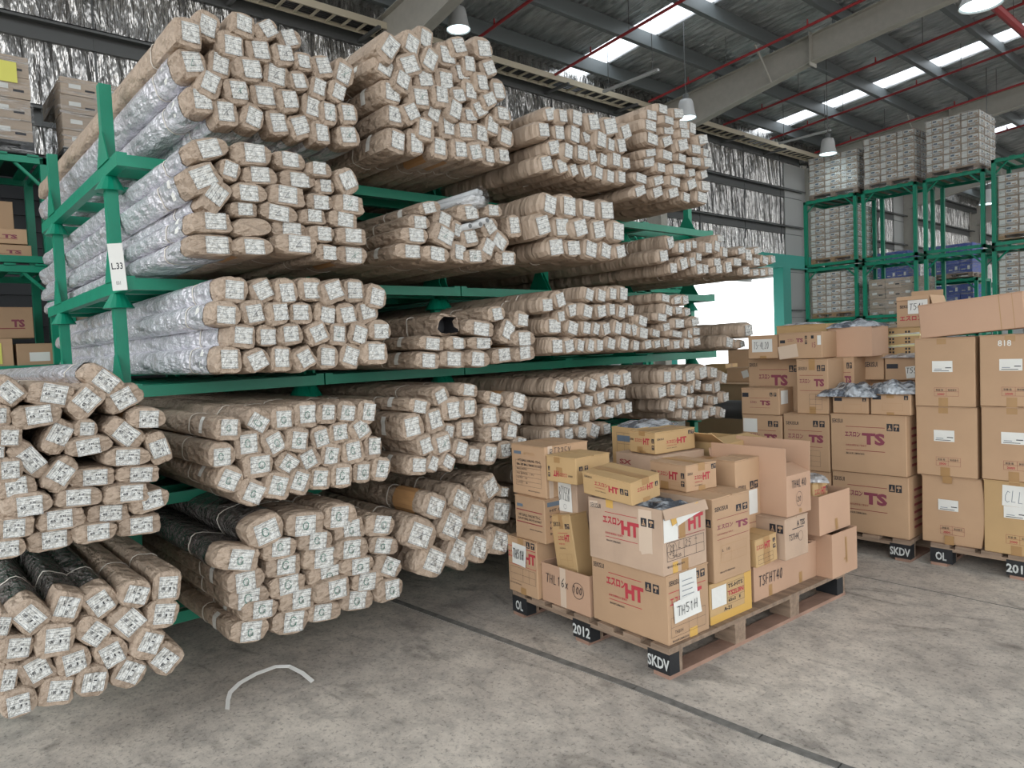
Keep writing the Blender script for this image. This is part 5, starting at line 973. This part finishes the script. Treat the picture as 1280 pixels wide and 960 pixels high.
# rear heap of the front pallet
carton('carton supporting the rear heap behind the leaning stack', (-2.90,3.46,.15), (.50,.52,.39), TH, 'card', None, tape=False)
carton('carton deep in the rear heap below the crushed carton', (-2.86,3.50,.54), (.46,.46,.30), TH, 'card', None, tape=False)
def p(F, R, T): F.text('SX', .1,.3,.3,.3,'darkred',.03)
carton('crushed carton beneath the topmost HT carton', (-2.735,3.56,.840), (.34,.42,.10), -6, 'card_grey', p, tape=False)
carton('topmost HT carton of the front pallet', (-2.705,3.55,.945), (.215,.345,.130), -6, 'card_yellow', p2, seam='y')
def p(F, R, T): F.frame(.2,.1,.6,.75,rows=(.3,.6),cols=(.5,)); F.rect(.22,.62,.56,.16,'bluegrey')
carton('open carton of bagged fittings left of the topmost HT carton', (-2.94,3.66,.84), (.22,.34,.235), -6, 'card_yellow', p, top='open')
carton('open carton to the right of the topmost HT carton', (-2.62,4.02,.15), (.40,.40,.82), -4, 'card_yellow', None, top='open', flaps=(('R',-80,.12),('F',60,.14)))
carton('low brown carton below the raised cardboard flap', (-2.47,3.62,.15), (.18,.26,.745), -5, 'card', None, tape=True, seam='y')

# crumpled bags
def bag(label, c, s, m='bag', seed=1, th=0.0):
    r_ = random.Random(seed); bm = bmesh.new(); nx, ny = 26, 20; vv = {}
    ph = [r_.uniform(0,6) for _ in range(6)]
    for i in range(nx+1):
        for j in range(ny+1):
            a, b = i/nx*2-1, j/ny*2-1; e = max(0, 1-abs(a)**2.4)*max(0, 1-abs(b)**2.4)
            h = e**.5*(.72+.16*math.sin(a*4+ph[0])*math.cos(b*3+ph[1])+.10*math.sin(a*9+b*6+ph[2])) + r_.uniform(-.035,.035)*(e**.5) + .02*math.sin(a*9+ph[4])
            k = 1+.06*math.sin(4*math.atan2(b,a)+ph[3]); vv[i,j] = bm.verts.new((a*s[0]/2*k, b*s[1]/2*k, max(.004,h*.8)*s[2]))
    for i in range(nx):
        for j in range(ny): bm.faces.new((vv[i,j], vv[i+1,j], vv[i+1,j+1], vv[i,j+1]))
    o = obj('plastic_bag', bm, m, None, loc=c, rot=(0,0,math.radians(th))); setp(o, label, 'bag', 'plastic bags on the cartons'); return o
bag('grey plastic bag of fittings behind the topmost HT carton', (-2.96,3.72,1.06), (.34,.36,.07), 'bag', 2, 20)
bag('pale plastic bag on the small carton at pallet end', (-2.12,4.23,.722), (.2,.22,.055), 'bag_white', 3, 30)

# ------------------------------------------------------------------ second group of pallets
G2 = 'cartons on the rear pallets'
pallet('stencilled wooden pallet under the big TS cartons', (-1.93, 5.27), 1.36, 1.25, 0, ('SKDV','2012','SKDV'))
pallet('stencilled wooden pallet under the plain tall stacks at right', (-.80, 5.33), 1.02, 1.1, 0, ('OL','2012','SKDV'))
def c2(label, x0, x1, z0, z1, y, d, m='card', prt=None, **k):
    return carton(label, ((x0+x1)/2, y+d/2, z0), (x1-x0-.006, d, z1-z0), 0, m, prt, group=G2, **k)
def p(F, R, T):
    F.text('SEKISUI', .02,.84,.15,.07,'ink',.01); F.rect(.21,.78,.52,.010,'darkred'); F.text('エスロン',.20,.61,.21,.09,'purple',.04); F.text('TS',.43,.49,.30,.20,'purple',.05); F.text(SUBT,.21,.45,.28,.035,'darkred'); F.rect(.21,.38,.52,.010,'darkred'); F.text(COMP,.21,.31,.25,.035,'ink',.008); F.icon(.755,.74,.075,.12); F.icon(.84,.74,.075,.12,1)
    for k in range(6): R.rect(.2,.15+.12*k,.5,.04,'darkred')
c2('big TS carton on the rear pallet, lower of two', -2.48,-1.94,.15,.59,5.3,.45,'card',p,tape=False)
c2('big TS carton on the rear pallet, upper of two', -2.485,-1.95,.59,1.02,5.3,.44,'card',p,tape=False)
def q(F, R, T):
    F.text('SEKISUI', .06,.80,.28,.06,'ink',.01); F.rect(.1,.70,.75,.008,'darkred'); F.text('エスロン',.1,.56,.34,.08,'purple',.02); F.text('TS',.56,.50,.32,.14,'purple',.06); F.rect(.1,.42,.75,.008,'darkred'); F.frame(.4,.08,.4,.28,rows=(.33,.66),cols=(.5,)); F.icon(.66,.78,.11,.11); F.icon(.80,.78,.11,.11,1)
c2('TS carton left of the big TS cartons, bottom layer', -2.86,-2.49,.15,.57,5.3,.42,'card',q,tape=False)
c2('TS carton left of the big TS cartons, upper layer', -2.86,-2.492,.57,1.005,5.3,.42,'card',q,tape=False)
c2('TS carton at the left end of the rear pallet, bottom', -3.22,-2.87,.15,.56,5.3,.42,'card',q,tape=False)
def q2(F, R, T): q(F,R,T); F.rect(.03,.66,.36,.26,'paper',lift=.002)
c2('TS carton with a white slip at left end of rear pallet', -3.222,-2.868,.56,.985,5.3,.42,'card',q2,tape=False)
def q3(F, R, T):
    F.rect(.03,.66,.17,.16,'ink'); F.text('エスロン',.24,.42,.18,.10,'purple',.02); F.text('TS',.5,.36,.27,.18,'purple',.05); F.rect(.22,.62,.55,.012,'darkred'); F.rect(.22,.26,.55,.01,'darkred'); F.icon(.76,.7,.07,.14); F.icon(.86,.7,.07,.14,1); R.rect(.1,.4,.5,.5,'paper',lift=.002)
c2('small TS carton with a side label in front of the heap', -3.225,-2.885,.985,1.20,5.30,.22,'card',q3,tape=False)
c2('wide TS carton behind the small TS carton', -3.29,-2.80,.985,1.435,5.53,.35,'card',p,tape=False)
c2('tall TS carton in the middle of the rear heap', -2.765,-2.51,1.005,1.425,5.34,.34,'card',q,tape=True,seam='y')
c2('narrow TS carton behind the middle TS carton', -2.60,-2.43,1.02,1.43,5.60,.30,'card',q,tape=False)
def q4(F, R, T): F.rect(.05,.72,.22,.2,'ink'); F.icon(.84,.72,.1,.2); F.frame(.3,.2,.5,.35,m='tape')
c2('carton below the left bag of grey fittings', -2.48,-2.215,1.02,1.145,5.33,.3,'card',q4,tape=False)
c2('carton below the right bag of grey fittings', -2.205,-1.93,1.02,1.17,5.33,.3,'card',q4,tape=True,seam='y')
bag('left clear bag full of grey fittings on the rear heap', (-2.37,5.45,1.145), (.42,.34,.15), 'bag', 5, 5)
bag('right clear bag full of grey fittings on the rear heap', (-2.08,5.47,1.17), (.38,.34,.14), 'bag', 6, -6)
def q5(F, R, T): F.rect(.14,.28,.68,.55,'paper',lift=.002); hand(F,'T5-4L20',.2,.42,.52,.28,t=.003); F.rect(.4,0,.22,.12,'tape')
c2('carton with handwritten TS-4L20 note, left of top row', -3.21,-2.94,1.435,1.625,5.40,.3,'card',q5,tape=False)
def q6(F, R, T): F.rect(.04,.6,.12,.12,'ink'); F.text('エスロン',.22,.66,.14,.1,'purple',.01); F.text('TS',.42,.62,.16,.15,'purple',.05); F.rect(.0,.02,.45,.5,'tape_clear',.15,lift=.0006); F.icon(.62,.72,.05,.14); F.icon(.62,.54,.05,.14,1); F.rect(.76,.74,.06,.12,'ink'); F.text('15',.78,.4,.08,.2,'purple'); F.rect(.9,.5,.08,.35,'paper',lift=.002)
c2('torn TS carton second from left in top row', -2.93,-2.57,1.43,1.635,5.38,.3,'card',q6,tape=False)
c2('yellowish low carton behind the torn TS carton', -3.13,-2.69,1.435,1.70,5.72,.3,'card_yellow',None,tape=False)
c2('plain reddish carton topped by a bag of fittings', -2.64,-2.30,1.43,1.66,5.62,.3,'card_pink',None,top='open')
bag('silver grey bag on the plain reddish carton', (-2.47,5.77,1.655), (.36,.32,.09), 'bag', 8, 4)
bag('flat clear bag on the yellowish low carton', (-2.95,5.85,1.70), (.26,.26,.03), 'bag_white', 9, 4)
for i, (a, b_) in enumerate(((-3.3,-2.88),(-2.87,-2.46),(-2.45,-1.97))):
    c2('plain carton hidden at the back of the rear heap, column %s, low' % ('left','middle','right')[i], a, b_, .15, .80, 5.92, .42, 'card', None, tape=False)
    c2('plain carton at the back of the rear heap, column %s, high' % ('left','middle','right')[i], a, b_, .80, (1.43,1.43,1.24)[i], 5.90, .45, 'card', None, tape=False)
def q7(F, R, T): F.text('SEKISUI', .1,.5,.6,.2,'ink',.02)
c2('carton marked SEKISUI above the grey fittings bags', -2.45,-2.29,1.24,1.44,5.80,.3,'card',q7,tape=False)
def q8(F, R, T): F.rect(.05,.5,.3,.2,'ink'); F.rect(.55,.1,.4,.5,'paper',.1,lift=.002); hand(F,'T552',.56,.3,.4,.22,t=.004)
c2('carton with a TS52 note beside the tall plain stack', -2.28,-2.00,1.24,1.415,5.78,.3,'card',q8,tape=False)
bag('crumpled clear film on the carton with the TS52 note', (-2.14,5.9,1.41), (.34,.3,.05), 'bag_white', 12, 0)
def q9(F, R, T):
    for u_ in (.2,.28,.62,.70): 
        for k in range(7): F.rect(u_,.08+.12*k,.05,.07,'ink')
    F.rect(0,.3,1,.09,'stencil',.06,lift=.003); F.rect(0,.68,1,.09,'stencil',.06,lift=.003)
b = c2('yellow-brown carton bound with two pale straps', -2.385,-2.10,1.42,1.64,6.0,.3,'card_yellow',q9,tape=False)
for z in (.07,.15):
    bm = bmesh.new(); boxmm(bm, (-.1415,-.154,z),(.142,.153,z+.014)); obj('pale_strap', bm, mat('pale_yellow_strap%d'%int(z*100), (.72,.66,.34), .4), b)
c2('small carton left of the strapped carton', -2.50,-2.39,1.43,1.64,6.0,.3,'card_yellow',None)
def q10(F, R, T): F.text('SEKISUI', .1,.62,.4,.1,'ink',.02); F.text('エスロン',.1,.2,.7,.16,'red',.03); F.rect(.35,.42,.6,.5,'paper',lift=.002); hand(F,'T54L',.4,.55,.5,.2,t=.004)
c2('open carton with TS4L note behind the tilted box', -2.27,-2.03,1.64,1.875,6.0,.3,'card',q10,top='open',flaps=(('F',170,.03),('B',5,.05),('R',165,.08)))
# tall plain stacks at the right
def pl(mm='tape'):
    def f(F, R, T):
        F.rect(.30,.50,.34,.16,'paper',lift=.002); F.text('SHIPPING', .40,.60,.14,.025,'bluegrey'); F.rect(.34,.54,.12,.008,'bluegrey',lift=.003); F.rect(.52,.555,.1,.012,'ink',lift=.003); F.rect(.33,.515,.25,.008,'ink',lift=.003)
        F.frame(.33,.15,.40,.12,.0015,rows=(.55,),cols=(.5,),m='darkred'); F.text('数量 箱', .36,.225,.12,.03,'ink'); F.text('製造番号', .56,.225,.14,.03,'ink'); F.text('2000', .38,.165,.12,.03,'red',.02)
        F.rect(.40,0,.16,.13,mm); F.rect(.38,.9,.16,.10,mm)
    return f
c2('plain tall carton, left stack at right edge, bottom, sagging', -1.885,-1.52,.15,.615,5.36,.40,'card',pl(),tape=False,lean=(.025,.012))
c2('plain tall carton, left stack at right edge, middle', -1.91,-1.535,.615,1.09,5.35,.40,'card',pl(),tape=False)
c2('plain tall carton, left stack at right edge, top', -1.91,-1.54,1.09,1.555,5.34,.42,'card',pl(),tape=False)
def q11(F, R, T): pl()(F,R,T); F.rect(.28,.66,.6,.28,'paper',-.02,lift=.002); hand(F,'CLL40',.32,.72,.5,.15,'bluegrey',.003)
c2('yellowish carton with CLL note at the right edge, bottom', -1.505,-1.13,.15,.625,5.34,.40,'card_yellow',q11,tape=False)
c2('plain tall carton at the right edge, middle', -1.515,-1.14,.625,1.10,5.34,.40,'card',pl(),tape=False)
def q12(F, R, T): pl()(F,R,T); F.text('818', .28,.84,.2,.08,'paper',.01)
c2('plain tall carton at the right edge with peeled tape, top', -1.52,-1.15,1.10,1.56,5.34,.42,'card',q12,tape=False)
def q13(F, R, T): F.rect(.78,0,.008,1,'tape'); F.rect(.9,0,.006,1,'tape')
carton('wide plain box lying tilted on the two tall stacks', (-1.575,5.53,1.575), (.60,.34,.23), 2, 'card_pink', q13, tilt=(0,-4.5), group=G2, tape=False)
# further cartons and rolls between the racking and the heap
for i, (x, y, z, L, D, H, m_, lab) in enumerate(((-4.55,7.4,0,.9,.8,1.12,'card','large carton far behind at the end of the wrapped pipes'),(-4.78,7.45,1.12,.26,.3,.2,'card_yellow','yellowish small carton on the far carton'),(-4.45,7.4,1.12,.30,.3,.16,'card','tipped small carton with a slip on the far carton'),(-4.75,7.9,1.12,.3,.3,.36,'card','small brown carton at the back of the far carton'))):
    def q14(F, R, T): F.rect(.6,.3,.25,.5,'paper',.3,lift=.002)
    carton(lab, (x,y,z), (L,D,H), 5*i, m_, q14 if i == 2 else None, group='far cartons beyond the pipes')
t = empty('film_roll', (-3.55, 6.1, .93)); setp(t, 'dark grey wrapped roll beyond the farthest pipe bundles', 'roll')
bm = bmesh.new(); tube(bm, [(0,0,0),(-1.6,0,0)], .09, 18); obj('roll_body', bm, 'steel_grey', t, True)
bm = bmesh.new(); tube(bm, [(.004,0,0),(-.03,0,0)], .085, 18); obj('roll_end', bm, 'bag_white', t)
bag('black plastic sheet heaped behind the open carton', (-3.2,5.15,.35), (.7,.7,.45), 'black', 14, 0)
# strap on the floor
pts = [(-3.331,1.079),(-3.40,1.108),(-3.447,1.135),(-3.496,1.199),(-3.532,1.292),(-3.546,1.401),(-3.512,1.458),(-3.41,1.481),(-3.304,1.486)]
bm = bmesh.new(); prev = None
for i, (x, y) in enumerate(pts):
    a = Vector(pts[max(i-1,0)]); b2 = Vector(pts[min(i+1,len(pts)-1)]); d = (b2-a).normalized(); nn = Vector((-d.y, d.x)); z = .004+.03*math.sin(PI*i/(len(pts)-1))
    q = [bm.verts.new((x+nn.x*s*.009, y+nn.y*s*.009, z+e+(s*.004))) for s in (-1,1) for e in (0,.0015)]
    if prev:
        for f in ((0,1,3,2),): 
            bm.faces.new((prev[0],prev[2],q[2],q[0])); bm.faces.new((prev[1],q[1],q[3],prev[3])); bm.faces.new((prev[0],q[0],q[1],prev[1])); bm.faces.new((prev[2],prev[3],q[3],q[2]))
    prev = q
o = obj('packing_strap', bm, 'white', None); setp(o, 'curved white plastic strap lying on the concrete floor', 'strap')

# ------------------------------------------------------------------ racking and loads at the back right
def frame_rack(label, x0, x1, y0, y1, z0, z1, group, r_=.04, slats=5):
    t = empty('pallet_rack', (x0, y0, z0)); setp(t, label, 'rack', group); L, D, H = x1-x0, y1-y0, z1-z0
    me = mesh_from('post', BB((-r_,-r_,0),(r_,r_,H)), ['green'])
    for x in (r_, L-r_):
        for y in (r_, D-r_): link('post', me, t, (x, y, 0))
    for nm, zz in (('top_rail', H-.06), ('bottom_rail', .0)):
        for a, b in (((0,0,zz),(L,.05,zz+.07)), ((0,D-.05,zz),(L,D,zz+.07)), ((0,0,zz),(.05,D,zz+.07)), ((L-.05,0,zz),(L,D,zz+.07))): obj(nm, BB(a, b), 'green', t)
    me = mesh_from('slat', BB((-.05,0,0),(.05,D,.03)), ['green'])
    for k in range(slats): link('slat', me, t, (L*(k+.5)/slats, 0, H+.0))
    bm = bmesh.new()
    for x, s in ((.05,1),(L-.05,-1)): tube(bm, [(x,.05,H-.3),(x+s*.25,.05,H-.05)], .02, 5)
    obj('corner_brace', bm, 'green', t)
    return t
def carton_load_mesh(w, d, h, kind):
    bm = bmesh.new(); box(bm, (0,0,h/2), (w,d,h)); e = .002
    P = Print(bm, (-w/2,-d/2-e,0), XX, V3, w, h); R_ = Print(bm, (w/2+e,-d/2,0), U, V3, d, h)
    if kind == 'white':
        for q in (P, R_): q.rect(.04,.08,.30,.84,'paper'); q.rect(.38,.42,.58,.50,'paper'); q.rect(.42,.55,.22,.25,'bluegrey',lift=.002); q.rect(.70,.5,.2,.12,'tape',lift=.002); q.rect(.5,.12,.3,.2,'stencil')
    elif kind == 'blue':
        P.rect(.6,.3,.2,.4,'paper'); P.rect(.1,.3,.3,.1,'stencil')
    else:
        P.rect(.2,.4,.3,.25,'paper'); P.rect(.6,.3,.25,.12,'ink')
    base = {'white':'card_light','blue':'blue'}.get(kind,'card_light'); ms = list(PM); 
    for f in bm.faces:
        pass
    me = mesh_from('carton', bm, ms+[base])
    for p_ in list(me.polygons)[:6]: p_.material_index = len(ms)
    return me
LM = {}
def load(label, x, y, z, nx, ny, nz, cw, cd, ch, kind, group, wrap=True, pal='wood', th=0.0):
    t = empty('carton_load', (x, y, z), (0,0,math.radians(th))); setp(t, label, 'carton load', group); W_, D_ = nx*cw, ny*cd; ph = .13
    bm = bmesh.new(); boxmm(bm, (0,0,ph-.03),(W_,D_,ph)); boxmm(bm, (0,0,0),(W_,D_,.02))
    for i in range(3):
        for j in range(3): boxmm(bm, (i*(W_-.12)/2, j*(D_-.12)/2, .02),(i*(W_-.12)/2+.12, j*(D_-.12)/2+.12, ph-.03))
    obj('pallet', bm, pal, t)
    k = (cw,cd,ch,kind)
    if k not in LM: LM[k] = carton_load_mesh(cw-.008, cd-.008, ch-.006, kind)
    rr = random.Random(int(abs(x*100)))
    for i in range(nx):
        for j in range(ny):
            for l in range(nz):
                if 0 < i < nx-1 and 0 < j < ny-1 and l < nz-1: continue
                if j > 0 and i < nx-1 and l < nz-1: continue
                link('carton', LM[k], t, ((i+.5)*cw+rr.uniform(-.006,.006), (j+.5)*cd+rr.uniform(-.006,.006), ph+l*ch), (0,0,0))
    if wrap:
        bm = bmesh.new(); e = .012; n = 8; H = nz*ch+ph
        ring = [(-e,-e),(W_/2,-e*1.3),(W_+e,-e),(W_+e,D_/2),(W_+e,D_+e),(-e,D_+e)]
        rows = [[bm.verts.new((a+rr.uniform(-.006,.006), b+rr.uniform(-.006,.006), H*q/n+.005)) for a, b in ring] for q in range(n+1)]
        for a, b in zip(rows, rows[1:]):
            for i in range(6): bm.faces.new((a[i], a[(i+1)%6], b[(i+1)%6], b[i]))
        obj('stretch_wrap', bm, 'wrap', t)
    return t
GR = 'green frames of the rear right racking'; GL = 'wrapped carton loads on the rear right racking'
COLS = [(-9.22,-7.86,'leftmost'),(-7.74,-6.48,'second'),(-6.34,-5.10,'third'),(-4.97,-3.70,'rightmost')]
for x0, x1, nm in COLS:
    for z0, z1, lv in ((0,1.93,'ground'),(1.98,3.34,'lower'),(3.40,5.10 if nm != 'rightmost' else 5.25,'upper')):
        frame_rack('green frame of rear right racking, %s column, %s level' % (nm, lv), x0, x1, 18.4, 19.6, z0, z1, GR)
load('white-labelled carton load on top of the leftmost rack column', -9.08,18.45,5.13, 3,3,6, .415,.38,.158,'white',GL)
load('white-labelled carton load on top of the second rack column', -7.68,18.45,5.13, 3,3,7, .385,.38,.158,'white',GL)
load('white-labelled carton load on top of the third rack column', -6.28,18.45,5.13, 3,3,7, .36,.38,.168,'white',GL)
load('white-labelled load inside upper level of leftmost rack column', -9.10,18.52,3.48, 3,3,8, .38,.35,.158,'white',GL,pal='tape')
load('white-labelled load inside lower level of leftmost rack column', -9.10,18.52,2.06, 3,3,7, .38,.35,.150,'white',GL,pal='tape')
load('plain brown wrapped load in lower level of second column', -7.64,18.52,1.60, 3,3,5, .385,.35,.24,'plain',GL)
load('white-labelled load inside upper level of rightmost column', -4.88,18.52,3.52, 3,3,8, .38,.35,.160,'white',GL,pal='tape')
load('white-labelled load inside lower level of rightmost column', -4.88,18.52,2.06, 3,3,7, .38,.35,.150,'white',GL,pal='tape')
# second row behind with blue cartons
GB = 'green frames behind the rear right racking'; GBL = 'blue carton loads behind the rear racking'
for i, (x0, x1) in enumerate(((-9.6,-8.1),(-7.95,-6.45))):
    for j, (z0, z1) in enumerate(((0,1.5),(1.55,3.0))):
        frame_rack('green frame far behind, %s, %s level' % (('left one','right one')[i], ('ground','upper')[j]), x0, x1, 22.6, 23.8, z0, z1, GB)
        load('blue carton load in the %s far frame, %s' % (('left','right')[i], ('upper','topmost')[j]), x0+.12, 22.7, (1.66, 3.06)[j], 4,2,(4,3)[j], .31,.45,(.27,.27)[j],'blue',GBL)
load('tall wrapped carton load far behind at right', -7.4, 27.5, 4.0, 3,3,7, .45,.4,.22,'plain','far wrapped loads')
frame_rack('tall green frame far behind at right', -7.6, -5.9, 27.3, 28.8, 0, 3.95, GB)

# ------------------------------------------------------------------ racking and loads behind the pipes at left
GK = 'green frames behind the wrapped pipes'; GKL = 'carton loads on the racking behind the pipes'
ys = [-1.35, .08, 1.51, 2.94, 4.37, 5.8, 7.23, 8.66, 10.09, 11.52]
for k, y in enumerate(ys):
    for j, (z0, z1) in enumerate(((.0,.38),(.40,1.54),(1.58,2.68),(2.72,3.82))):
        if k > 3 and j > 2 and k < 8: continue
        if j == 0 : continue
        t = frame_rack('green frame behind the pipes, %s from the left, %s level' % (('first','second','third','fourth','fifth','sixth','seventh','eighth','ninth','tenth')[k], ('','lowest','middle','upper')[j]), 0, 1.36, 0, 1.2, z0-(.40 if j == 1 else 0), z1, GK)
        t.rotation_euler = (0,0,PI/2); t.location = (-9.0, y, z0-(.40 if j == 1 else 0))
def rload(label, y, z, nx, ny, nz, cw, cd, ch, kind, wrap=True, pal='blackpaint'):
    t = load(label, -9.05, y, z, nx, ny, nz, cw, cd, ch, kind, GKL, wrap, pal); t.rotation_euler = (0,0,PI/2); return t
def strip_cartons(label, boxes_, x=-9.02):
    pass
rload('wrapped brown load with yellow sheet at top left corner', .16, 3.86, 3,3,4, .39,.38,.22,'plain')
b = [o_ for o_ in C.objects if o_.get('label','').startswith('wrapped brown load with yellow')][0]
bm = bmesh.new(); boxmm(bm, (.90,-.02,.72),(1.06,-.016,.93)); obj('yellow_sheet', bm, 'yellow_paper', b)
rload('wrapped brown load beside the top of the nearest post', 1.60, 3.86, 3,3,4, .39,.38,.19,'plain')
rload('wrapped brown load hidden behind the top shelf pipes', 3.0, 3.86, 3,3,4, .39,.38,.19,'plain')
bx = [('plain open carton on upper level behind the pipes at left',.55,1.15,3.10,.33),('small TS carton on upper level behind the pipes, higher',.78,1.22,2.93,.16),('small TS carton on upper level behind the pipes, lower',.80,1.25,2.78,.14),
      ('brown carton behind the pipes on middle level, far left',.40,.84,1.92,.36),('leaning TS carton behind the pipes on middle level',.86,1.26,1.95,.34),('carton with yellow sheet behind the pipes, middle level',.62,1.02,1.64,.30),('brown carton with a white slip beside the yellow sheet',1.05,1.42,1.64,.24)]
for i, (lab, ya, yb, z, h) in enumerate(bx):
    zz = z
    def f(F, R, T, i=i):
        if i in (1,2,4): F.rect(.05,.7,.2,.15,'ink'); F.text('TS',.5,.35,.3,.25,'purple',.05); F.rect(.2,.3,.6,.03,'darkred')
        if i == 6: F.rect(.3,.2,.5,.4,'paper')
        if i == 5: pass
    o = carton(lab, (-9.30 if i not in (0,3,4) else -9.62, (ya+yb)/2, zz), (yb-ya, .3, h), 90, 'card', f, group='loose cartons behind the pipes', tape=False)
    if i == 5:
        bm = bmesh.new(); boxmm(bm, (-.14,-.156,.03),(.10,-.152,.25)); obj('yellow_sheet', bm, 'yellow_paper', o)
for k, y in enumerate((1.6, 3.0, 4.45, 7.3)):
    rload('brown carton load behind the third shelf pipes, %s from left' % ('first','second','third','fourth')[k], y, .06, 3,2,5, .36,.38,.24,'plain',False)
    rload('brown carton load between the pipe shelves, %s from left' % ('first','second','third','fourth')[k], y, 1.63, 3,2,3, .36,.38,.20,'plain',False)
print('objects', len(C.objects))
